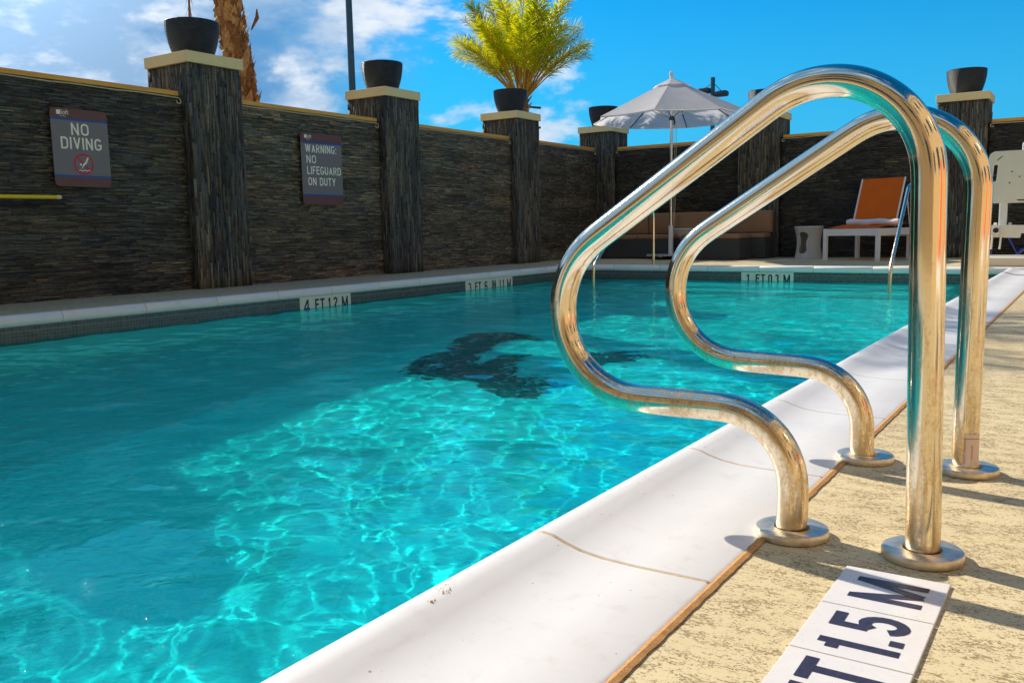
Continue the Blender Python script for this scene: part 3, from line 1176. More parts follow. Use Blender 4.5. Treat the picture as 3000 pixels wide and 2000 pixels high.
WX = -7.70
pil_y = [3.15, 6.055, 8.955, 11.97]
HW = 0.325
wall_bay((WX, -3.0, 0), pil_y[0] - HW + 3.0, 'y', 'slate wall bay beyond the yellow pole, out past the left of the picture', cap=(0, 0.05))
wall_bay((WX, pil_y[0] + HW, 0), pil_y[1] - pil_y[0] - 2 * HW, 'y', 'dark slate wall bay that carries the NO DIVING sign', cap=(0.03, 0.05), warm=0.0)
wall_bay((WX, pil_y[1] + HW, 0), pil_y[2] - pil_y[1] - 2 * HW, 'y', 'brownish slate wall bay that carries the lifeguard warning sign', cap=(0.03, 0.05), warm=0.75)
wall_bay((WX, pil_y[2] + HW, 0), pil_y[3] - pil_y[2] - 2 * HW, 'y', 'bare slate wall bay left of the pillar under the green palm', cap=(0.03, 0.05), warm=0.8)
wall_bay((WX, pil_y[3] + HW, 0), 14.43 - pil_y[3] - HW, 'y', 'short slate wall bay between the green palm and the corner pillar', cap=(0.03, 0.05), warm=0.3)
BY = 14.55
pil_x = [-4.725, -1.755]
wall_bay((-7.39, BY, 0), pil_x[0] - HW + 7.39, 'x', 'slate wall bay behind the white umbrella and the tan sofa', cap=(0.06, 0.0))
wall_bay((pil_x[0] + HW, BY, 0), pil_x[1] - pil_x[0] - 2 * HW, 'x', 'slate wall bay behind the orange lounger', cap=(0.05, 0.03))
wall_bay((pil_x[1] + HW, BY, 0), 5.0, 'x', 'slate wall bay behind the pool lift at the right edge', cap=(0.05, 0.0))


def pillar(cx, cy, label, faces='xy', rng_seed=1):
    r = empty('stone_pillar', (cx, cy, 0))
    tag(r, label, 'pillar', 'slate clad pillars with cream caps')
    h = 2.238
    w = HW
    rng = np.random.default_rng(rng_seed)
    MB().box(-w + 0.02, w - 0.02, -w + 0.02, w - 0.02, 0, h).build('pillar_core', M['mortar'], r)
    parts = [('+x', lambda u, v, d: (w - 0.016 + d, u - w, v)), ('-y', lambda u, v, d: (u - w, -w + 0.016 - d, v)),
             ('-x', lambda u, v, d: (-w + 0.016 - d, w - u, v)), ('+y', lambda u, v, d: (w - u, w - 0.016 + d, v))]
    use = {'y': ('+x', '-y', '-x'), 'x': ('-y', '+x', '-x'), 'all': ('+x', '-y', '-x', '+y')}[faces]
    for nm, to in parts:
        if nm in use:
            slate_strips('slate_strips', r, 2 * w, h - 0.002, to, rng, t=0.0115, vertical=True, mean_len=0.22)
    MB().box(-w - 0.022, w + 0.022, -w - 0.022, w + 0.022, h + 0.002, h + 0.112).build('pillar_cap', M['cap'], r, bevel=0.006)
    return r


def planter(cx, cy, label):
    r = empty('planter', (cx, cy, 2.351))
    tag(r, label, 'plant pot', 'black clay planters on the pillar caps')
    R = 0.268
    out = []
    for i in range(15):
        t = i / 14
        out.append((R * (0.69 + 0.31 * math.sin(t * PI / 2) ** 0.8), 0.352 * t))
    prof = out + [(R - 0.006, 0.359), (R - 0.026, 0.357), (R - 0.030, 0.33), (R - 0.045, 0.30)]
    b = MB()
    b.lathe(prof, 56)
    b.build('pot_body', M['pot'], r, smooth=True)
    MB().lathe([(0.01, 0.301), (R - 0.047, 0.302)], 24, caps=False).build('soil', M['bark'], r)
    return r


PX = -7.905
spots = [
    (PX, pil_y[0], 'y', 'slate pillar out past the left of the picture, before the signs', 'black planter on the pillar out past the left of the picture'),
    (PX, pil_y[1], 'y', 'tallest looking slate pillar, between the NO DIVING and lifeguard signs', 'largest black planter, beside the shaggy palm trunk'),
    (PX, pil_y[2], 'y', 'slate pillar right of the lifeguard sign, below the tall blue pole', 'black planter right of the tall blue pole'),
    (PX, pil_y[3], 'y', 'slate pillar in front of the green palm', 'black planter in front of the green palm stems'),
    (-7.705, 14.745, 'all', 'slate pillar in the corner of the two walls, left of the umbrella', 'black planter half covered by the left edge of the umbrella'),
    (pil_x[0], 14.745, 'x', 'slate pillar crossed by the big handrail, right of the umbrella', 'black planter peeking out above the big handrail'),
    (pil_x[1], 14.745, 'x', 'slate pillar behind the handrail uprights, right of the orange lounger', 'black planter on the far right pillar'),
]
for i, (x, y, f, l1, l2) in enumerate(spots):
    pillar(x, y, l1, f, 100 + i)
    planter(x, y, l2)

# ------------------------------------------------------------------ foreground handrails


def rail_profile():
    P = [(-0.43, -0.02), (-0.43, 0.05)]

    def arc(cx, cz, r, a0, a1, k):
        for i in range(k + 1):
            a = math.radians(a0 + (a1 - a0) * i / k)
            P.append((cx + r * math.cos(a), cz + r * math.sin(a)))
    arc(-0.56, 0.092, 0.13, 0, 90, 18)
    arc(-0.726, 0.39, 0.168, 270, 123.4, 40)
    arc(-0.389, 0.62, 0.161, 123.4, 0, 36)
    P.append((-0.2255, 0.45))
    P.append((-0.222, 0.25))
    P.append((-0.218, 0.05))
    P.append((-0.217, -0.02))
    return P


def resample(P, step):
    out = [P[0]]
    for a, c in zip(P[:-1], P[1:]):
        d = math.dist(a, c)
        k = max(1, int(round(d / step)))
        for i in range(1, k + 1):
            out.append(tuple(a[j] + (c[j] - a[j]) * i / k for j in range(len(a))))
    return out


def smooth_path(P, it=3):
    P = [Vector(p) for p in P]
    for _ in range(it):
        Q = [P[0]]
        for i in range(1, len(P) - 1):
            Q.append(P[i] * 0.5 + (P[i - 1] + P[i + 1]) * 0.25)
        Q.append(P[-1])
        P = Q
    return P


def grab_rail(Y, dx, dz, th, s, label, sticker=False):
    r = empty('pool_handrail', (0, Y, 0))
    tag(r, label, 'handrail', 'pair of steel pool entry handrails')
    pr = []
    for x, z in rail_profile():
        X0, Z0 = x + 0.32, z
        X1 = X0 * math.cos(th) - Z0 * math.sin(th)
        Z1 = X0 * math.sin(th) + Z0 * math.cos(th)
        pr.append((s * X1 - 0.32 + dx, 0.0, s * Z1 + dz))
    # the feet run straight down into their flanges
    pr = [p for p in pr if p[2] > 0.004]
    pr = [(-0.432, 0, 0.004)] + pr + [(-0.217, 0, 0.004)]
    path = smooth_path(resample(pr, 0.008), 6)
    MB().tube(path, 0.0268, 40).build('rail_tube', M['steel'], r, smooth=True)
    for fx in (-0.43, -0.217):
        prof = [(0.0305, 0.0015), (0.0625, 0.0015), (0.0632, 0.003), (0.0632, 0.013), (0.0615, 0.0160), (0.058, 0.0170), (0.034, 0.0178), (0.0305, 0.0165), (0.0300, 0.004)]
        MB().lathe(prof, 64, (fx, 0, 0), caps=False).build('flange', M['flange'], r, smooth=True)
    if sticker:
        R = 0.0272
        a0, a1 = math.radians(-112), math.radians(-28)
        n = 16
        vs, fs = [], []
        for i in range(n + 1):
            a = a0 + (a1 - a0) * i / n
            for z in (0.021, 0.092):
                vs.append((-0.2185 + R * math.cos(a), R * math.sin(a), z))
        for i in range(n):
            fs.append((2 * i, 2 * i + 2, 2 * i + 3, 2 * i + 1))
        st_ = mk('warning_label', vs, fs, M['label_paper'], r, smooth=True)
        st_['label'] = 'peeling pale label with red print on the rear upright'
        R2 = 0.0275
        mid = (a0 + a1) / 2

        def band(z0, z1, b0, b1, R2=R2):
            vs, fs = [], []
            for i in range(13):
                a = b0 + (b1 - b0) * i / 12
                vs += [(-0.2185 + R2 * math.cos(a), R2 * math.sin(a), z0), (-0.2185 + R2 * math.cos(a), R2 * math.sin(a), z1)]
            for i in range(12):
                fs.append((2 * i, 2 * i + 2, 2 * i + 3, 2 * i + 1))
            return vs, fs
        pb = MB()
        pb.add(*band(0.0805, 0.0820, a0 + 0.03, a1 - 0.03))
        pb.add(*band(0.022, 0.0820, a0 + 0.03, a0 + 0.09))
        pb.build('red_border', M['label_red'], st_)

        def wrap_at(am):
            def w(c):
                # text x runs up the tube, text y runs round it
                a = am - c.y / R2
                return Vector((-0.2185 + (R2 + c.z) * math.cos(a), (R2 + c.z) * math.sin(a), 0.052 + c.x))
            return w
        text_mesh('red_print', 'FACILITY OPERATOR', 0.0062, M['label_red'], st_, Matrix.Identity(4), 0.95, 0.00002, 0.0001, wrap=wrap_at(a0 + 0.30))
        text_mesh('red_print', 'POOL RULES', 0.0052, M['label_red'], st_, Matrix.Identity(4), 1.0, 0.0, 0.0001, wrap=wrap_at(mid + 0.1))
    return r


grab_rail(1.532, 0.001, -0.002, 0.003, 1.002, 'nearest looped steel handrail, stained gold, rising from the deck edge')
grab_rail(2.118, -0.008, -0.021, -0.024, 1.019, 'second looped steel handrail just behind, with a paper label near its foot', True)


# ------------------------------------------------------------------ depth markers
def deck_marker():
    r = empty('depth_marker', (-0.236, 1.1, 0.0))
    tag(r, 'white deck tiles reading 5 FT 1.5 M in the nearest corner by the handrail', 'depth marker')
    w = 0.151
    ends = [1.427, 1.268, 1.107, 0.946, 0.785]
    glyph = ['M', '1.5', 'FT', '5']
    for i in range(4):
        y1, y0 = ends[i] - 1.1, ends[i + 1] - 1.1
        t = MB().box(-w / 2, w / 2, y0 + 0.0009, y1 - 0.0009, -0.004, 0.0042).build('marker_tile', M['tile'], r, bevel=0.0012)
        ym = (y0 + y1) / 2
        wd = {'M': 0.088, '1.5': 0.132, 'FT': 0.125, '5': 0.062}[glyph[i]]
        fr = frame((0.052, ym, 0.0045), (0, 1, 0), (-1, 0, 0))
        block_text('marker_lettering', glyph[i], 0.100, wd, M['ink'], t, fr, 0.168, 0.11)
    return r


def wall_marker(origin, ux, nrm, glyphs, label, tw, scale):
    """origin: top corner of the run, ux: along the run, nrm: out of the wall"""
    r = empty('depth_marker', origin)
    tag(r, label, 'depth marker', 'cream depth marker tiles on the waterline')
    ux = Vector(ux)
    nn = Vector(nrm)
    for i, g in enumerate(glyphs):
        a = ux * (tw * i + 0.0012)
        c = ux * (tw * (i + 1) - 0.0012)
        b = MB()
        vs = []
        for dd in (0.0, 0.006):
            for p in (a, c):
                for z in (-tw, 0.0):
                    q = p + nn * dd
                    vs.append((q.x, q.y, z))
        b.add(vs, [(0, 2, 3, 1), (4, 5, 7, 6), (0, 4, 6, 2), (1, 3, 7, 5), (0, 1, 5, 4), (2, 6, 7, 3)])
        t = b.build('marker_tile', M['tile_edge'], r, bevel=0.001)
        m_ = (a + c) / 2 + nn * 0.0064
        fr = frame((m_.x, m_.y, -tw * 0.80), ux, (0, 0, 1))
        wd = {'M': 0.52, 'FT': 0.74, 'IN': 0.52, '4': 0.44, '3': 0.38, '6': 0.38, '1': 0.24, '1.2': 0.78, '1.1': 0.62, '0.3': 0.80}[g] * tw
        block_text('marker_lettering', g, tw * 0.66, wd, M['ink'], t, fr, 0.17, 0.12)
    return r


deck_marker()
XL = PX0 + 0.001
wall_marker((XL, 5.722, -0.048), (0, 1, 0), (1, 0, 0), ['4', 'FT', '1.2', 'M'], 'cream waterline marker reading 4 FT 1.2 M on the left pool edge', 0.168, 1)
wall_marker((XL, 8.305, -0.048), (0, 1, 0), (1, 0, 0), ['3', 'FT', '6', 'IN', '1.1', 'M'], 'cream waterline marker reading 3 FT 6 IN 1.1 M on the left pool edge', 0.166, 1)
wall_marker((-3.769, PY1 - 0.001, -0.052), (1, 0, 0), (0, -1, 0), ['1', 'FT', '0.3', 'M'], 'cream waterline marker reading 1 FT 0.3 M on the far pool edge', 0.164, 1)


# ------------------------------------------------------------------ signs
def sign(y0, y1, z0, z1, label, lines, pict=False):
    X = -7.655
    yc = (y0 + y1) / 2
    zc = (z0 + z1) / 2
    w = y1 - y0
    h = z1 - z0
    r = empty('wall_sign', (X, yc, zc))
    tag(r, label, 'sign', 'pool rule signs on the slate wall')
    plate = rounded_rect(w, h, 0.045)
    MB().prism(plate, 0.0, 0.004, 'YZ').build('sign_plate', M['sign_brown'], r)
    band = h * 0.125
    z_top = h / 2 - band
    z_bot = -h / 2 + band * 0.98
    MB().box(0.0042, 0.0052, -w / 2 + 0.0005, w / 2 - 0.0005, z_bot, z_top).build('grey_panel', M['sign_grey'], r)
    sw = 0.018
    MB().box(0.0054, 0.0062, -w / 2, w / 2, z_top - sw, z_top).build('blue_stripe', M['sign_blue'], r)
    MB().box(0.0054, 0.0062, -w / 2, w / 2, z_bot, z_bot + sw).build('blue_stripe', M['sign_blue'], r)
    for sy in (-1, 1):
        for sz in (-1, 1):
            MB().lathe([(0.004, 0), (0.004, 0.002)], 10).build('screw', M['dark_metal'], r).matrix_local = Matrix.Translation((0.004, sy * (w / 2 - 0.03), sz * (h / 2 - 0.028))) @ Matrix.Rotation(PI / 2, 4, 'Y')

    def T(body, size, y, z, sx=1.0, off=0.0015, align='CENTER'):
        text_mesh('sign_lettering', body, size, M['sign_white'], r, frame((0.0058, y, z), (0, 1, 0), (0, 0, 1)), sx, off, 0.0003, align)
    for (body, size, y, z, sx, al) in lines:
        block_text('sign_lettering', body, size, sx, M['sign_white'], r, frame((0.0058, y, z), (0, 1, 0), (0, 0, 1)), 0.15, 0.12, al)
    # small hotel logo: white block with lettering to its right
    lz = h / 2 - band * 0.45
    ly = -w / 2 + 0.06
    MB().box(0.0042, 0.0050, ly, ly + 0.036, lz - 0.018, lz + 0.020).build('logo_block', M['sign_white'], r)
    text_mesh('logo_lettering', 'loft', 0.058, M['sign_white'], r, frame((0.0046, ly + 0.040, lz + 0.002), (0, 1, 0), (0, 0, 1)), 0.9, 0.0, 0.0002, 'LEFT')
    text_mesh('logo_lettering', 'HOTELS', 0.015, M['sign_white'], r, frame((0.0046, ly + 0.030, lz - 0.030), (0, 1, 0), (0, 0, 1)), 1.0, 0.0, 0.0002, 'LEFT')
    if pict:
        cz = -h * 0.205
        R = 0.092
        n = 48
        vs, fs = [], []
        for i in range(n):
            a = 2 * PI * i / n
            for rr in (R, R - 0.015):
                vs.append((0.0060, 0.01 + rr * math.cos(a), cz + rr * math.sin(a)))
        for i in range(n):
            j = (i + 1) % n
            fs.append((2 * i, 2 * j, 2 * j + 1, 2 * i + 1))
        b = MB()
        b.add(vs, fs)
        # slash from upper left to lower right
        a = math.radians(135)
        dx, dz = math.cos(a), math.sin(a)
        nx, nz = -dz, dx
        q = []
        for s1, s2 in ((1, 1), (1, -1), (-1, -1), (-1, 1)):
            q.append((0.0061, 0.01 + s1 * dx * (R - 0.01) + s2 * nx * 0.0065, cz + s1 * dz * (R - 0.01) + s2 * nz * 0.0065))
        b.add(q, [(0, 1, 2, 3)])
        b.build('prohibition_ring', M['sign_red'], r)
        b = MB()

        def bar(y0_, z0_, y1_, z1_, wd0, wd1):
            L_ = math.hypot(y1_ - y0_, z1_ - z0_)
            ny, nz_ = -(z1_ - z0_) / L_, (y1_ - y0_) / L_
            b.add([(0.0066, 0.01 + y0_ + ny * wd0, cz + z0_ + nz_ * wd0), (0.0066, 0.01 + y0_ - ny * wd0, cz + z0_ - nz_ * wd0),
                   (0.0066, 0.01 + y1_ - ny * wd1, cz + z1_ - nz_ * wd1), (0.0066, 0.01 + y1_ + ny * wd1, cz + z1_ + nz_ * wd1)], [(0, 1, 2, 3)])
        bar(0.045, 0.062, 0.020, 0.012, 0.006, 0.010)     # legs
        bar(0.022, 0.016, -0.008, -0.014, 0.010, 0.008)   # trunk
        bar(-0.006, -0.012, -0.020, -0.040, 0.005, 0.003)  # arms
        cy_, cz_ = -0.028, -0.004
        b.add([(0.0066, 0.01 + cy_ + 0.010 * math.cos(2 * PI * i / 16), cz + cz_ + 0.010 * math.sin(2 * PI * i / 16)) for i in range(16)], [tuple(range(16))])
        for i in range(10):
            y_ = -0.048 + i * 0.0105
            z_ = -0.056 + 0.004 * math.sin(i * 1.6)
            bar(y_, z_, y_ + 0.0108, -0.056 + 0.004 * math.sin((i + 1) * 1.6), 0.0035, 0.0035)
        b.build('diver_pictogram', M['sign_white'], r)
    return r


sign(4.336, 4.868, 0.998, 1.677, 'brown and grey NO DIVING sign with a red no-diver ring on the wall',
     [('NO', 0.105, -0.002, 0.112, 0.168, 'CENTER'), ('DIVING', 0.105, 0.004, -0.012, 0.385, 'CENTER')], True)
sign(7.233, 7.884, 0.872, 1.692, 'brown and grey sign warning that no lifeguard is on duty, right of the first pillar',
     [('WARNING:', 0.092, -0.262, 0.185, 0.50, 'LEFT'), ('NO', 0.092, -0.250, 0.062, 0.155, 'LEFT'), ('LIFEGUARD', 0.092, -0.245, -0.063, 0.545, 'LEFT'),
      ('ON DUTY', 0.092, -0.235, -0.190, 0.44, 'LEFT')])

# yellow telescopic pole hung on the wall
r = empty('pool_pole', (-7.60, 4.35, 0.9))
tag(r, 'bright yellow telescopic pool pole held level against the slate wall', 'pole')
b = MB().tube([(0, -0.045, 0), (0, -3.6, -0.02)], 0.0175, 16)
b.build('pole_shaft', M['yellow'], r, smooth=True)
MB().tube([(0, -0.045, 0), (0, -0.012, 0), (0, 0.0, 0)], [0.0182, 0.0182, 0.012], 16).build('end_cap', M['cap'], r, smooth=True)
for yy_ in (-1.2, -3.2):
    MB().tube([(-0.075, yy_, 0.03), (0.0, yy_, -0.028), (0.024, yy_, -0.02), (0.028, yy_, 0.01)], 0.006, 8).build('wall_hook', M['dark_metal'], r)


# ------------------------------------------------------------------ far handrails of the steps
def step_rail(X, Ys, top, label):
    r = empty('step_handrail', (X, 11.12, 0))
    tag(r, label, 'handrail', 'slim steel handrails at the far steps')
    P = [(Ys, -0.62), (Ys, 0.03), (Ys + 0.03, 0.10), (Ys + 0.86, 0.10 + (top - 0.13)), (Ys + 0.98, top - 0.015), (Ys + 1.12, top), (11.0, top), (11.08, top - 0.02), (11.12, top - 0.09), (11.12, 0.0)]
    path = smooth_path(resample([(0, y - 11.12, z) for y, z in P], 0.03), 5)
    MB().tube(path, 0.019, 20).build('rail_tube', M['steel'], r, smooth=True)
    MB().lathe([(0.021, 0.006), (0.05, 0.006), (0.051, 0.014), (0.046, 0.02), (0.021, 0.021)], 32, (0, 0, 0.0), caps=False).build('flange', M['flange'], r, smooth=True)
    return r


step_rail(-5.06, 9.40, 0.80, 'slim steel handrail at the far steps, left one, seen inside the big handrail loop')
step_rail(-1.75, 9.53, 0.95, 'slim steel handrail at the far steps, right one, in front of the orange lounger')


# ------------------------------------------------------------------ umbrella
def umbrella():
    r = empty('patio_umbrella', (-5.88, 13.60, 0))
    tag(r, 'white octagonal patio umbrella open in front of the far wall', 'umbrella')
    MB().tube([(0, 0, 0.05), (0, 0, 1.0), (0.012, 0, 2.90)], 0.024, 20).build('pole', M['alu'], r, smooth=True)
    MB().tube([(0, 0, 0.06), (0, 0, 0.55)], 0.04, 20).build('pole_sleeve', M['white_metal'], r, smooth=True)
    MB().lathe([(0.02, 2.885), (0.026, 2.90), (0.02, 2.915), (0.034, 2.94), (0.03, 2.985), (0.012, 3.0)], 16).build('finial', M['white_plastic'], r, smooth=True)
    n = 8
    R = 1.31
    rot = math.radians(12)
    apex = Vector((0.012, 0, 2.885))
    K = 8
    vs, fs = [], []
    for k in range(n):
        a0 = rot + 2 * PI * k / n
        a1 = rot + 2 * PI * (k + 1) / n
        base = len(vs)
        for i in range(K + 1):
            t = i / K
            for j in range(K + 1):
                s = j / K
                e0 = Vector((math.cos(a0), math.sin(a0), 0)) * R * t
                e1 = Vector((math.cos(a1), math.sin(a1), 0)) * R * t
                p = e0 * (1 - s) + e1 * s
                z = -0.63 * t - 0.02 * t * (1 - t)
                sag = 4 * s * (1 - s)
                z -= 0.022 * sag * t
                p = p * (1 - 0.035 * sag * t * t)
                z += 0.012 * sag * t * t * t
                vs.append(apex + Vector((p.x, p.y, z)))
        for i in range(K):
            for j in range(K):
                a = base + i * (K + 1) + j
                fs.append((a, a + 1, a + K + 2, a + K + 1))
    c = mk('canopy', vs, fs, M['canopy'], r, smooth=True)
    # valance hem and top vent
    hv, hf = [], []
    for k in range(n):
        a0 = rot + 2 * PI * k / n
        a1 = rot + 2 * PI * (k + 1) / n
        for j in range(7):
            s = j / 6
            sag = 4 * s * (1 - s)
            p = (Vector((math.cos(a0), math.sin(a0), 0)) * (1 - s) + Vector((math.cos(a1), math.sin(a1), 0)) * s) * R * (1 - 0.035 * sag) * 1.002
            zt = 2.885 - 0.63 - 0.022 * sag + 0.012 * sag
            hv += [(apex.x + p.x, apex.y + p.y, zt + 0.002), (apex.x + p.x, apex.y + p.y, zt - 0.022)]
        for j in range(6):
            a = k * 14 + j * 2
            hf.append((a, a + 1, a + 3, a + 2))
    mk('canopy_hem', hv, hf, M['canopy'], c)
    vv = [(apex.x, apex.y, 2.898)]
    vf = []
    for k in range(n):
        a0 = rot + 2 * PI * k / n
        vv.append((apex.x + 0.31 * math.cos(a0), apex.y + 0.31 * math.sin(a0), 2.885 - 0.128))
    for k in range(n):
        vf.append((0, 1 + k, 1 + (k + 1) % n))
    mk('canopy_vent', vv, vf, M['canopy'], c)
    for k in range(n):
        a = rot + 2 * PI * k / n
        d = Vector((math.cos(a), math.sin(a), 0))
        P = [apex + d * R * t + Vector((0, 0, -0.63 * t - 0.02 * t * (1 - t) - 0.014)) for t in (0.02, 0.25, 0.5, 0.75, 0.985)]
        rb = MB().tube(P, 0.009, 6).build('rib', M['dark_metal'], r)
        Q = [Vector((0.01, 0, 2.27)) + d * 0.03, apex + d * R * 0.5 + Vector((0, 0, -0.63 * 0.5 - 0.025))]
        MB().tube(Q, 0.008, 6).build('strut', M['alu'], rb)
    MB().lathe([(0.026, 2.23), (0.045, 2.24), (0.045, 2.29), (0.026, 2.30)], 16, (0.009, 0, 0)).build('runner_hub', M['dark_metal'], r, smooth=True)
    MB().tube([(0.05, -0.01, 2.26), (0.065, -0.01, 2.19), (0.05, -0.01, 2.16)], 0.016, 8).build('pulley', M['dark_metal'], r)
    for dx in (0.075, 0.10):
        MB().tube([(0.05, -0.01, 2.18), (dx, -0.012, 2.1), (dx - 0.02, -0.012, 0.9), (0.05, 0, 0.55)], 0.0035, 5).build('pull_cord', M['rope'], r)
    b = MB()
    b.box(-0.42, 0.42, -0.035, 0.035, 0.05, 0.085)
    b.box(-0.035, 0.035, -0.42, 0.42, 0.05, 0.084)
    b.box(-0.28, 0.28, -0.28, 0.28, 0.058, 0.076)
    b.build('base_frame', M['alu'], r, bevel=0.004)
    for sx, sy in ((-0.4, 0), (0.4, 0), (0, -0.4), (0, 0.4)):
        MB().lathe([(0.022, -0.012), (0.024, 0.0), (0.022, 0.012)], 14).build('caster', M['rubber'], r).matrix_local = Matrix.Translation((sx, sy, 0.0245)) @ Matrix.Rotation(PI / 2, 4, 'X')
    return r


umbrella()


# ------------------------------------------------------------------ lounge furniture
def lounger(x, y, rz, label, group):
    """foot end centred at the origin, +y runs to the backrest"""
    r = empty('sun_lounger', (x, y, 0), rz)
    tag(r, label, 'sun lounger', group)
    W = 0.40
    top = 0.455
    for sx in (-1, 1):
        for ly in (0.03, 0.93):
            MB().box(sx * W - 0.027, sx * W + 0.027, ly - 0.027, ly + 0.027, 0, top).build('leg', M['white_metal'], r, bevel=0.004)
    b = MB()
    for sx in (-1, 1):
        b.box(sx * W - 0.02, sx * W + 0.02, 0.058, 0.902, top - 0.10, top - 0.003)
        b.box(sx * W - 0.02, sx * W + 0.02, 0.958, 1.20, top - 0.10, top - 0.003)
    b.box(-W + 0.028, W - 0.028, 0.012, 0.048, top - 0.10, top - 0.003)
    b.box(-W + 0.021, W - 0.021, 1.165, 1.2, top - 0.10, top - 0.004)
    b.build('frame', M['white_metal'], r, bevel=0.003)
    sv, sf = [], []
    n = 8
    for i in range(n + 1):
        for j in range(n + 1):
            u = j / n
            t = i / n
            sag = 0.018 * 4 * u * (1 - u) * min(1, 4 * t * (1 - t) + 0.3)
            sv.append((-W + 0.022 + (2 * W - 0.044) * u, 0.02 + 0.76 * t, top + 0.006 + 0.048 * min(1.0, t * 1.6) - sag))
    for i in range(n):
        for j in range(n):
            a = i * (n + 1) + j
            sf.append((a, a + 1, a + n + 2, a + n + 1))
    mk('seat_sling', sv, sf, M['orange'], r, smooth=True)
    # backrest leaning back
    ang = math.radians(70)
    o = Vector((0, 0.80, top + 0.02))
    bx = -0.085
    up = Vector((0, math.cos(ang), math.sin(ang)))
    nr = Vector((0, -math.sin(ang), math.cos(ang)))
    wb_ = 0.325
    hb = 0.76
    sv, sf = [], []
    for i in range(n + 1):
        for j in range(n + 1):
            u = j / n
            t = i / n
            sag = 0.02 * 4 * u * (1 - u) * (4 * t * (1 - t))
            p = o + up * (hb * t) - nr * sag
            sv.append((bx + -wb_ + 2 * wb_ * u, p.y, p.z))
    for i in range(n):
        for j in range(n):
            a = i * (n + 1) + j
            sf.append((a, a + 1, a + n + 2, a + n + 1))
    mk('back_sling', sv, sf, M['orange'], r, smooth=True)
    for sx in (-1, 1):
        MB().tube([(bx + sx * (wb_ + 0.008), *(o + up * t)[1:]) for t in (0.0, 0.4, hb)], 0.013, 8).build('back_rail', M['white_metal'], r, smooth=True)
    MB().tube([(-wb_, *(o + up * 0.45 - nr * 0.03)[1:]), (-wb_, 1.12, top - 0.12), (wb_, 1.12, top - 0.12), (wb_, *(o + up * 0.45 - nr * 0.03)[1:])], 0.009, 6).build('back_prop', M['white_metal'], r)
    return r


lg_a = math.atan2(-0.286, 0.958)
lounger(-2.975, 13.215, lg_a, 'orange sling lounger with a white frame and raised back by the far wall', 'orange sun loungers')
# rolled white towel on it
tw = empty('towel', (-2.975, 13.215, 0.0), lg_a)
tag(tw, 'white towel rolled across the orange lounger at the foot of its backrest', 'towel')
b = MB()
P = []
rr_ = []
for i in range(15):
    t = i / 14
    P.append((-0.44 + 0.80 * t, 0.69 + 0.006 * math.sin(t * 9), 0.540 + 0.006 * math.sin(t * 13)))
    rr_.append(0.048 + 0.004 * math.sin(t * 21) if 0 < i < 14 else 0.040)
b.tube(P, rr_, 18)
b.build('towel_roll', M['towel'], tw, smooth=True)
b = MB()
b.tube([(x, y + 0.075, z - 0.006) for x, y, z in P], [q * 0.93 for q in rr_], 18)
b.build('towel_fold', M['towel'], tw, smooth=True)


def side_table(x, y, rz, label):
    """waisted drum with a bean shaped hand hole on opposite sides"""
    r = empty('side_table', (x, y, 0), rz)
    tag(r, label, 'side table', 'white hourglass side tables')
    me = bpy.data.meshes.new('table_body')
    bm = bmesh.new()
    n, mz = 112, 60
    H = 0.49

    def rad(t):
        return 0.178 + 0.040 * (2 * t - 0.95) ** 2

    def hole(a, t):
        # two openings, facing about -y and +y, bean outline
        for ac in (-PI / 2 - 0.42, PI / 2 - 0.42):
            d = (a - ac + PI) % (2 * PI) - PI
            w = 0.40 - 0.09 * math.cos((t - 0.5) * 9.5) * (1 if abs(t - 0.5) < 0.35 else 1)
            if abs(t - 0.50) < 0.335:
                lim = w * math.sqrt(max(0, 1 - ((t - 0.5) / 0.335) ** 4))
                sh = 0.06 * math.sin((t - 0.5) * 7)
                if abs(d - sh) < lim:
                    return True
        return False
    grid = []
    for i in range(mz + 1):
        t = i / mz
        grid.append([bm.verts.new((rad(t) * math.cos(2 * PI * k / n), rad(t) * math.sin(2 * PI * k / n), H * t)) for k in range(n)])
    for i in range(mz):
        for k in range(n):
            t = (i + 0.5) / mz
            a = 2 * PI * (k + 0.5) / n
            if hole(a, t):
                continue
            bm.faces.new((grid[i][k], grid[i][(k + 1) % n], grid[i + 1][(k + 1) % n], grid[i + 1][k]))
    bm.faces.new(grid[mz])
    loose = [v for v in bm.verts if not v.link_faces]
    bmesh.ops.delete(bm, geom=loose, context='VERTS')
    bmesh.ops.smooth_vert(bm, verts=[v for v in bm.verts if any(len(e.link_faces) == 1 for e in v.link_edges) and 0.02 < v.co.z < H - 0.02], factor=0.6, use_axis_x=True, use_axis_y=True, use_axis_z=True)
    bmesh.ops.solidify(bm, geom=list(bm.faces), thickness=0.022)
    bm.to_mesh(me)
    bm.free()
    o = link_mesh('table_body', me, M['thin_plastic'], r, smooth=True)
    try:
        me.set_sharp_from_angle(angle=math.radians(50))
    except Exception:
        pass
    MB().lathe([(0.01, 0.478), (0.214, 0.480), (0.221, 0.488), (0.215, 0.496), (0.01, 0.498)], 40).build('table_top', M['white_plastic'], r, smooth=True)
    return r


side_table(-3.79, 14.10, 0.15, 'white hourglass side table left of the orange lounger')
side_table(-5.83, 14.05, -0.1, 'white hourglass side table between the sofa pieces, partly behind the handrails')


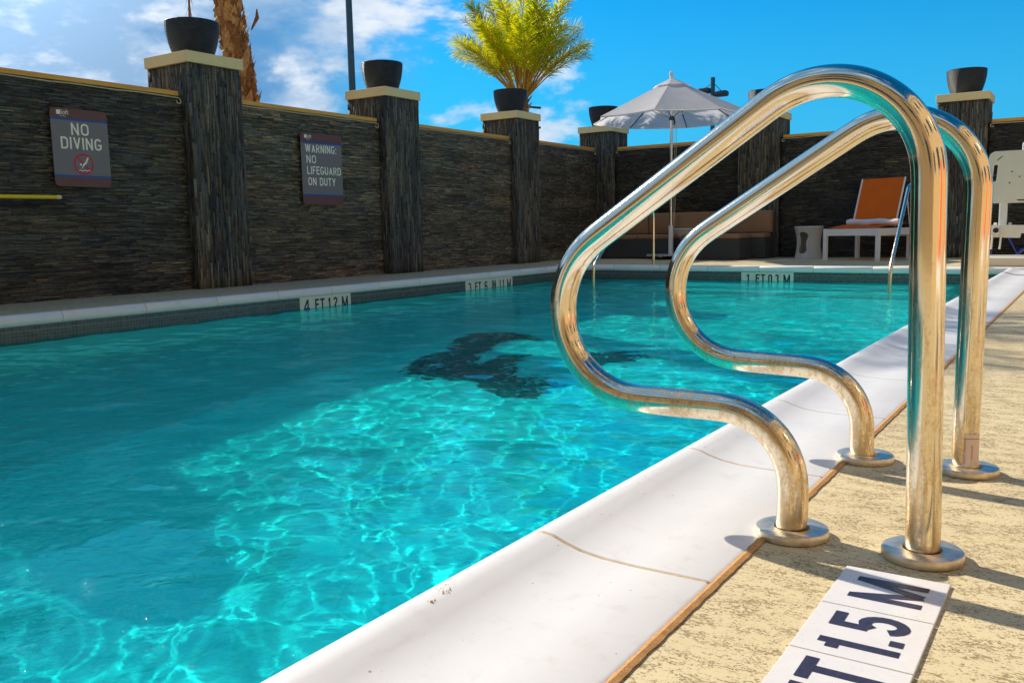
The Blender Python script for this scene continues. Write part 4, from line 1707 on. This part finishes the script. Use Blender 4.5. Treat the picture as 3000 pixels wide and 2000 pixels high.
def sofa_piece(x0, x1, y0, y1, backs, label):
    cx, cy = (x0 + x1) / 2, (y0 + y1) / 2
    r = empty('outdoor_sofa', (cx, cy, 0))
    tag(r, label, 'sofa', 'dark wicker sofas with tan cushions')
    MB().box(x0 - cx, x1 - cx, y0 - cy, y1 - cy, 0.012, 0.325).build('base', M['wicker'], r, bevel=0.008)
    for (a, b_, c, d) in backs['seat']:
        MB().box(a - cx, b_ - cx, c - cy, d - cy, 0.328, 0.405).build('seat_cushion', M['cushion'], r, bevel=0.022, seg=3, smooth=True)
    for (a, b_, c, d) in backs['back']:
        MB().box(a - cx, b_ - cx, c - cy, d - cy, 0.408, 0.765).build('back_cushion', M['cushion'], r, bevel=0.025, seg=3, smooth=True)
    for (a, b_, c, d) in backs.get('frame', []):
        MB().box(a - cx, b_ - cx, c - cy, d - cy, 0.012, 0.74).build('back_frame', M['wicker'], r, bevel=0.006)
    return r


sofa_piece(-6.00, -4.40, 13.86, 14.30,
           {'seat': [(-5.98, -5.22, 13.86, 14.22), (-5.21, -4.42, 13.86, 14.22)], 'back': [(-5.98, -5.22, 14.14, 14.29), (-5.21, -4.40, 14.14, 14.29)],
            'frame': [(-6.0, -4.38, 14.305, 14.345)]},
           'dark wicker bench with tan cushions against the wall, right of the umbrella pole')
sofa_piece(-5.45, -4.61, 13.27, 13.85, {'seat': [(-5.44, -4.62, 13.27, 13.84)], 'back': []},
           'dark wicker footstool with a tan cushion in front of the wall bench')
sofa_piece(-7.35, -5.90, 13.72, 14.34,
           {'seat': [(-7.34, -6.56, 13.72, 14.24), (-6.55, -5.92, 13.72, 14.24)], 'back': [(-7.34, -6.56, 14.18, 14.33), (-6.55, -5.90, 14.18, 14.33)]},
           'dark wicker sofa with tan cushions in the corner, left of the umbrella pole')


# ------------------------------------------------------------------ pool lift at the right edge
def pool_lift():
    r = empty('pool_lift', (-0.75, 12.2, 0))
    tag(r, 'cream pool access lift with a white moulded back panel at the right edge', 'pool lift')

    def X(x):
        return x + 0.75
    # seat back panel with slots
    me = bpy.data.meshes.new('back_panel')
    outer = rounded_rect(0.74, 0.615, 0.075, 8)
    cx, cz = X(-0.80), 1.045
    b = MB()
    slotL = [(-0.30 + 0.022 * math.cos(a) + (0.008 if math.sin(a) > 0 else -0.004), 0.045 + (0.085 if math.sin(a) > 0 else -0.075) + 0.02 * math.sin(a)) for a in [2 * PI * i / 16 for i in range(16)]]
    bm = bmesh.new()

    def loop(pts, y):
        return [bm.verts.new((cx + p[0], y, cz + p[1])) for p in pts]
    slots = [slotL, [(-p[0], p[1]) for p in slotL][::-1]]
    slots.append([(-0.285, 0.205), (-0.275, 0.197), (-0.225, 0.243), (-0.235, 0.251)])
    slots.append([(-0.06, -0.268), (0.10, -0.268), (0.085, -0.285), (-0.045, -0.285)])
    for y in (-0.014, 0.014):
        eds = []
        for pts in [outer] + slots:
            vv = loop(pts, y)
            for i in range(len(vv)):
                eds.append(bm.edges.new((vv[i], vv[(i + 1) % len(vv)])))
        bmesh.ops.triangle_fill(bm, use_beauty=True, use_dissolve=False, edges=eds)
    bm.verts.ensure_lookup_table()
    nv = sum(len(p) for p in [outer] + slots)
    k = 0
    for pts in [outer] + slots:
        m_ = len(pts)
        for i in range(m_):
            a, c = k + i, k + (i + 1) % m_
            try:
                bm.faces.new((bm.verts[a], bm.verts[c], bm.verts[c + nv], bm.verts[a + nv]))
            except ValueError:
                pass
        k += m_
    bmesh.ops.recalc_face_normals(bm, faces=bm.faces)
    bm.to_mesh(me)
    bm.free()
    link_mesh('back_panel', me, M['beige_plastic'], r)
    for sx, sz in ((-0.12, 0.06), (-0.04, 0.0), (-0.14, -0.07), (0.02, 0.11), (0.06, -0.05), (0.12, 0.05)):
        MB().lathe([(0.008, 0), (0.009, 0.002), (0.004, 0.004)], 10).build('bolt', M['dark_metal'], r).matrix_local = Matrix.Translation((cx + sx, -0.0145, cz + sz)) @ Matrix.Rotation(PI / 2, 4, 'X')
    MB().box(cx - 0.03, cx + 0.16, 0.016, 0.06, cz + 0.26, cz + 0.40).build('head_bracket', M['white_metal'], r, bevel=0.02)
    MB().lathe([(0.016, 0), (0.018, 0.006), (0.01, 0.01)], 14).build('bolt', M['alu'], r).matrix_local = Matrix.Translation((cx + 0.0, 0.014, cz + 0.34)) @ Matrix.Rotation(PI / 2, 4, 'X')
    MB().box(cx + 0.02, cx + 0.26, -0.03, -0.016, cz + 0.225, cz + 0.262).build('head_rest_rail', M['beige_plastic'], r, bevel=0.006)
    # mast, arm and chassis
    MB().box(X(-1.04), X(-0.955), 0.03, 0.115, 0.44, 1.2).build('mast', M['white_metal'], r, bevel=0.01)
    for x in (-1.075, -0.92):
        MB().lathe([(0.014, 0), (0.019, 0.01), (0.019, 0.024), (0.011, 0.032)], 14, (X(x), 0.07, 0.475)).build('clamp_knob', M['white_metal'], r, smooth=True)
    b = MB()
    b.prism([(-0.42, 0.335), (-0.42, 0.478), (0.55, 0.468), (0.55, 0.30), (0.05, 0.318), (0.045, 0.375), (-0.045, 0.378), (-0.055, 0.322)], -0.02, 0.10)
    b.build('cross_arm', M['beige_plastic'], r, bevel=0.006)
    MB().tube([(X(-1.05), -0.12, 0.415), (X(-1.05), -0.01, 0.39)], 0.036, 20).build('pivot_tube', M['beige_plastic'], r, smooth=True)
    MB().lathe([(0.004, 0), (0.030, 0.0), (0.031, 0.004)], 20).build('pivot_cap', M['rubber'], r).matrix_local = Matrix.Translation((X(-1.05), -0.1215, 0.4155)) @ Matrix.Rotation(PI / 2 - 0.22, 4, 'X')
    for x in (-1.09, -1.0):
        MB().tube([(X(x), -0.05, 0.36), (X(x) - 0.008, -0.05, 0.19)], 0.011, 8).build('support_strut', M['beige_plastic'], r)
    b = MB()
    b.tube([(X(-0.93), 0.05, 0.34), (X(-0.83), 0.05, 0.14), (X(-0.55), 0.05, 0.36)], 0.014, 8)
    b.tube([(X(-0.84), 0.12, 0.12), (X(-0.60), 0.12, 0.34), (X(-0.2), 0.12, 0.2)], 0.014, 8)
    b.build('blue_brace', M['blue'], r)
    MB().box(X(-1.19), X(-1.10), 0.0, 0.12, 0.13, 0.33).build('battery_box', M['blue'], r, bevel=0.01)
    MB().box(X(-1.28), X(-0.1), -0.50, 0.40, 0.0, 0.105).build('base_slab', M['beige_plastic'], r, bevel=0.012)
    return r


pool_lift()


# ------------------------------------------------------------------ palms
def frond_mesh(name, L_, rise, az, droop, nl, leaf_len, w, mat_parent, seed, roll=0.0, curl=0.0, bare=0.37, wild=1.0):
    rg = random.Random(seed)
    """returns stem path and leaflet mesh builder, in the crown's frame"""
    d = Vector((math.cos(az), math.sin(az), 0))
    side0 = Vector((-math.sin(az), math.cos(az), 0))
    P = []
    ang = rise
    p = Vector((0, 0, 0))
    n = 16
    for i in range(n + 1):
        P.append(p.copy())
        t = i / n
        ang -= droop * (t ** 1.2) / n * 1.7
        p = p + (d * math.cos(ang) + Vector((0, 0, 1)) * math.sin(ang)) * (L_ / n) + side0 * curl * t * (L_ / n)
    stem = MB().tube(P, [0.017 * (1 - 0.85 * i / n) * (L_ / 1.6) + 0.0025 for i in range(n + 1)], 6)
    lv = MB()
    for k in range(nl):
        t = bare + (1 - bare) * (k + 0.5) / nl
        f = t * n
        i = min(int(f), n - 1)
        q = P[i].lerp(P[i + 1], f - i)
        T = (P[i + 1] - P[i]).normalized()
        S = T.cross(Vector((0, 0, 1))).normalized()
        U = S.cross(T).normalized()
        env = math.sin(PI * min(1, max(0.0, (t - 0.22) / 0.86))) ** 0.6
        for sgn in (-1, 1):
            ll = leaf_len * (0.45 + 0.6 * env) * rg.uniform(0.8, 1.15)
            sp = rg.uniform(0.40, 1.15)
            vz = rg.uniform(-0.35, 0.95) * wild
            D = (T * (1.05 - 0.25 * sp) + S * sgn * sp + U * vz * 0.6).normalized()
            nn = D.cross(U).normalized()
            ww = w * rg.uniform(0.8, 1.2)
            drp = Vector((0, 0, -ll * rg.uniform(0.0, 0.38)))
            m1 = q + D * ll * 0.35 + drp * 0.12
            m2 = q + D * ll * 0.7 + drp * 0.5
            e = q + D * ll + drp
            fold = U * ww * 0.5
            lv.add([q, m1 - nn * ww + fold, m1 + nn * ww + fold, m2 - nn * ww * 0.8 + fold, m2 + nn * ww * 0.8 + fold, e],
                   [(0, 1, 2), (1, 3, 4, 2), (3, 5, 4)])
    return P, stem, lv


def palm_green():
    base = Vector((-10.08, 15.92, 0))
    r = empty('palm_tree', base)
    tag(r, 'young bright green palm rising behind a pillar in front of open sky', 'palm tree')
    tp = [Vector((0.02 * math.sin(i), -0.028 * i * 1.0, 3.24 * i / 9)) for i in range(10)]
    MB().tube(tp, [0.175 - 0.006 * i for i in range(10)], 18).build('trunk', M['bark'], r, smooth=True)
    rg = random.Random(4)
    # ragged old leaf bases on the trunk
    for i in range(70):
        z = 1.7 + 1.55 * (i / 70)
        a = i * 2.399
        c = Vector((0, -0.028 * 9 * z / 3.24, z))
        d = Vector((math.cos(a), math.sin(a), 0))
        rr = 0.125
        p0 = c + d * (rr - 0.02)
        p1 = c + d * (rr + 0.035) + Vector((0, 0, 0.07))
        p2 = c + d * (rr + rg.uniform(0.03, 0.12)) + Vector((0, 0, rg.uniform(0.11, 0.2)))
        MB().tube([p0, p1, p2], [0.03, 0.022, 0.006], 5).build('leaf_base', M['boot'] if i % 3 else M['bark'], r)
    top = tp[-1] - Vector((0, 0, 0.08))
    nf = 44
    for i in range(nf):
        az = i * 2.399 + rg.uniform(-0.45, 0.45)
        lvl = i / nf
        rise = math.radians(42 + 36 * (1 - lvl) + rg.uniform(-4, 4)) if i > 4 else math.radians(84 + rg.uniform(-4, 4))
        Lf = (2.15 - 0.60 * lvl) * rg.uniform(0.92, 1.06)
        P, stem, lv = frond_mesh('frond', Lf, rise, az, math.radians(14 + 34 * lvl), 100, 0.41, 0.0088, r, 50 + i, curl=rg.uniform(-0.4, 0.4))
        off = top + Vector((0.06 * math.cos(az), 0.06 * math.sin(az), 0))
        s = stem.build('frond', M['stem'], r, smooth=True)
        s.location = off
        lf = lv.build('leaflets', M['leaf'] if i % 5 else M['leaf_dark'], s)
        lf['kind'] = 'stuff'
    for a, z in ((-0.6, 3.03), (-0.9, 2.62)):
        c = Vector((0, -0.25, z))
        d = Vector((math.cos(a + 1.2), math.sin(a + 1.2), 0))
        MB().tube([c + d * 0.1, c + d * 0.4 + Vector((0, 0, -0.03 if z > 2.6 else -0.09))], [0.02, 0.026], 6).build('cut_stalk', M['dark_metal'], r)
    return r


def palm_shaggy():
    base = Vector((-9.0, 7.82, 0))
    r = empty('palm_tree', base)
    tag(r, 'tall shaggy brown palm trunk leaning beside the largest planter', 'palm tree')
    n = 22
    tp = [Vector((0, -0.62 * (i / n) ** 1.35 * 1.0, 4.6 * i / n)) for i in range(n + 1)]
    MB().tube(tp, [0.154 - 0.012 * (i / n) for i in range(n + 1)], 20).build('trunk', M['bark'], r, smooth=True)
    rg = random.Random(9)
    for i in range(280):
        z = 1.55 + 3.0 * (i / 280)
        f = z / 4.6 * n
        k = min(int(f), n - 1)
        c = tp[k].lerp(tp[k + 1], f - k)
        a = i * 2.399 + rg.uniform(-0.15, 0.15)
        d = Vector((math.cos(a), math.sin(a), 0))
        sd = Vector((-math.sin(a), math.cos(a), 0))
        rr = 0.140
        h = rg.uniform(0.16, 0.34)
        w = rg.uniform(0.035, 0.065)
        fl = rg.uniform(0.0, 0.075)
        p = [c + d * (rr - 0.02) + sd * w, c + d * (rr - 0.02) - sd * w, c + d * (rr + 0.03) - sd * w * 0.8 + Vector((0, 0, h * 0.55)), c + d * (rr + 0.03) + sd * w * 0.8 + Vector((0, 0, h * 0.55)),
             c + d * (rr + 0.012 + fl) + sd * w * rg.uniform(-0.3, 0.5) + Vector((0, 0, h)),
             c + d * (rr + 0.055) + Vector((0, 0, h * 0.35))]
        b = MB()
        b.add(p, [(0, 1, 5), (1, 2, 5), (2, 3, 5), (3, 0, 5), (3, 2, 4), (0, 3, 2, 1)])
        b.build('leaf_base', M['boot'] if rg.random() < 0.6 else M['bark'], r)
    # loose fibres
    b = MB()
    for i in range(420):
        z = 1.6 + 2.9 * rg.random()
        f = z / 4.6 * n
        k = min(int(f), n - 1)
        c = tp[k].lerp(tp[k + 1], f - k)
        a = rg.uniform(0, 2 * PI)
        d = Vector((math.cos(a), math.sin(a), 0))
        sd = Vector((-math.sin(a), math.cos(a), 0))
        p0 = c + d * 0.15
        p1 = p0 + d * rg.uniform(0.02, 0.06) + Vector((0, 0, rg.uniform(0.0, 0.12))) + sd * rg.uniform(-0.05, 0.05)
        p2 = p1 + d * rg.uniform(0.0, 0.05) + Vector((0, 0, rg.uniform(-0.1, 0.12))) + sd * rg.uniform(-0.06, 0.06)
        b.add([p0 - sd * 0.004, p0 + sd * 0.004, p1 + sd * 0.003, p1 - sd * 0.003, p2], [(0, 1, 2, 3), (3, 2, 4)])
    b.build('trunk_fibre', M['boot'], r)['kind'] = 'stuff'
    top = tp[-1]
    for i in range(16):
        az = i * 2.399
        P, stem, lv = frond_mesh('frond', 2.1, math.radians(70 - 50 * i / 16), az, math.radians(60), 40, 0.42, 0.011, r, 300 + i)
        s = stem.build('frond', M['stem'], r, smooth=True)
        s.location = top
        lv.build('leaflets', M['leaf_dark'], s)['kind'] = 'stuff'
    # a dead frond hanging down beside the trunk, and snapped stalks
    for (dy, z0, z1, az) in ((-0.50, 4.4, 3.15, -1.4),):
        c = tp[int(4.0 / 4.6 * n)]
        Pp = [Vector((c.x, c.y - 0.1, 4.0)), Vector((c.x, c.y - 0.32, 3.95)), Vector((c.x, c.y - 0.42, 3.6)), Vector((c.x, c.y - 0.44, 3.1)), Vector((c.x, c.y - 0.46, 2.72))]
        s = MB().tube(smooth_path(resample([tuple(q) for q in Pp], 0.08), 2), 0.012, 6).build('dead_frond', M['bark'], r)
        lb = MB()
        for k in range(26):
            z = 3.6 - 0.9 * k / 26
            q = Vector((c.x, c.y - 0.43, z))
            sg = -1 if k % 2 else 1
            e = q + Vector((rg.uniform(-0.05, 0.05), sg * rg.uniform(0.02, 0.08), -rg.uniform(0.12, 0.25)))
            lb.add([q + Vector((0.006, 0, 0)), q - Vector((0.006, 0, 0)), e], [(0, 1, 2)])
        lb.build('dead_leaflets', M['bark'], s)['kind'] = 'stuff'
    c = tp[int(3.3 / 4.6 * n)]
    MB().tube([Vector((c.x + 0.1, c.y + 0.24, 3.05)), Vector((c.x + 0.15, c.y + 0.30, 3.2)), Vector((c.x + 0.15, c.y + 0.30, 3.3))], [0.01, 0.028, 0.008], 6).build('cut_stalk', M['bark'], r)
    MB().tube([Vector((c.x + 0.1, c.y + 0.15, 3.46)), Vector((c.x + 0.15, c.y + 0.6, 3.50))], [0.012, 0.016], 6).build('cut_stalk', M['boot'], r)
    return r


palm_green()
palm_shaggy()

# ------------------------------------------------------------------ lamp poles behind the wall
r = empty('lamp_post', (-12.0, 12.73, 0))
tag(r, 'tall plain blue grey lamp post rising behind the second pillar', 'lamp post')
MB().tube([(0, 0, -0.02), (0, 0, 3.0), (0, 0, 9.0)], [0.075, 0.066, 0.045], 16).build('post', M['pole_metal'], r, smooth=True)
MB().tube([(0, 0, 8.95), (0.4, 0, 9.25), (1.0, 0, 9.3)], 0.03, 10).build('arm', M['pole_metal'], r, smooth=True)
MB().box(0.8, 1.4, -0.15, 0.15, 9.24, 9.34).build('lamp_head', M['dark_metal'], r, bevel=0.03)

r = empty('lamp_post', (-15.25, 40.0, 0))
tag(r, 'distant dark street lamp with two drum heads, seen right of the umbrella top', 'lamp post')
MB().tube([(0, 0, -0.02), (0, 0, 7.25)], 0.105, 12).build('post', M['pole_metal'], r, smooth=True)
for sx, zc in ((-1, 6.66), (1, 6.46)):
    MB().tube([(0, 0, zc + 0.02), (sx * 0.25, 0, zc + 0.02)], 0.07, 8).build('arm', M['dark_metal'], r)
    hd = MB()
    hd.box(sx * 0.10 if sx > 0 else -0.72, 0.72 if sx > 0 else -0.10, -0.22, 0.22, zc - 0.10, zc + 0.15)
    hd.build('lamp_head', M['dark_metal'], r, bevel=0.09, seg=3, smooth=True)
    MB().tube([(sx * 0.05, 0, 6.98), (sx * 0.42, 0, zc + 0.14)], 0.018, 6).build('stay_rod', M['pole_metal'], r)


# ------------------------------------------------------------------ hotel front behind and right of the camera (seen in the steel)
def hotel():
    r = empty('hotel_building', (7.2, -1.0, 0))
    tag(r, 'tan stucco hotel wings right of and behind the camera, mirrored in the steel rails', 'building')
    MB().box(0.0, 8.0, -10.5, 14.0, 0.0, 10.5).build('wall', M['stucco'], r)
    MB().box(-18.0, 7.99, -16.0, -7.6, 0.0, 10.5).build('wall', M['stucco'], r)
    for fl_ in range(3):
        for k in range(4):
            z = 1.6 + fl_ * 3.2
            y = -6.0 + k * 5.2
            f = MB().box(-0.06, -0.004, y, y + 2.4, z, z + 1.8).build('window', M['white_metal'], r)
            MB().box(-0.07, -0.063, y + 0.06, y + 2.34, z + 0.06, z + 1.74).build('pane', M['window_glass'], f)
            x = -16.0 + k * 5.2
            f = MB().box(x, x + 2.4, -7.596, -7.54, z, z + 1.8).build('window', M['white_metal'], r)
            MB().box(x + 0.06, x + 2.34, -7.537, -7.53, z + 0.06, z + 1.74).build('pane', M['window_glass'], f)
    MB().box(-18.3, 8.2, -16.2, -7.2, 10.503, 10.75).build('roof', M['cap'], r)
    MB().box(-0.3, 8.2, -7.19, 14.2, 10.503, 10.75).build('roof', M['cap'], r)


hotel()
grp = 'orange sun loungers'
lounger(1.35, 1.15, math.radians(-75), 'orange lounger on the deck right of the camera, nearest the handrails, mirrored in the steel', grp)
lounger(1.9, 3.4, math.radians(-80), 'orange lounger on the deck right of the camera, farther one, mirrored in the steel', grp)

# ------------------------------------------------------------------ crumbs of grout on the coping
b = MB()
rg = random.Random(2)
for (cx, cy, n, sp) in ((-0.772, 0.965, 30, 0.008), (-0.762, 0.925, 10, 0.004)):
    for i in range(n):
        x = cx + rg.gauss(0, sp * 0.6)
        y = cy + rg.gauss(0, sp)
        z = 0.031
        s = rg.uniform(0.0005, 0.0013)
        b.add([(x - s, y - s, z - 0.002), (x + s, y - s, z - 0.002), (x + s, y + s, z - 0.002), (x - s, y + s, z - 0.002), (x, y, z + s)], [(0, 1, 4), (1, 2, 4), (2, 3, 4), (3, 0, 4)])
tag(b.build('grout_crumbs', M['crumb']), 'sandy grout crumbs on the white coping lip near the front', 'crumbs', kind='stuff')
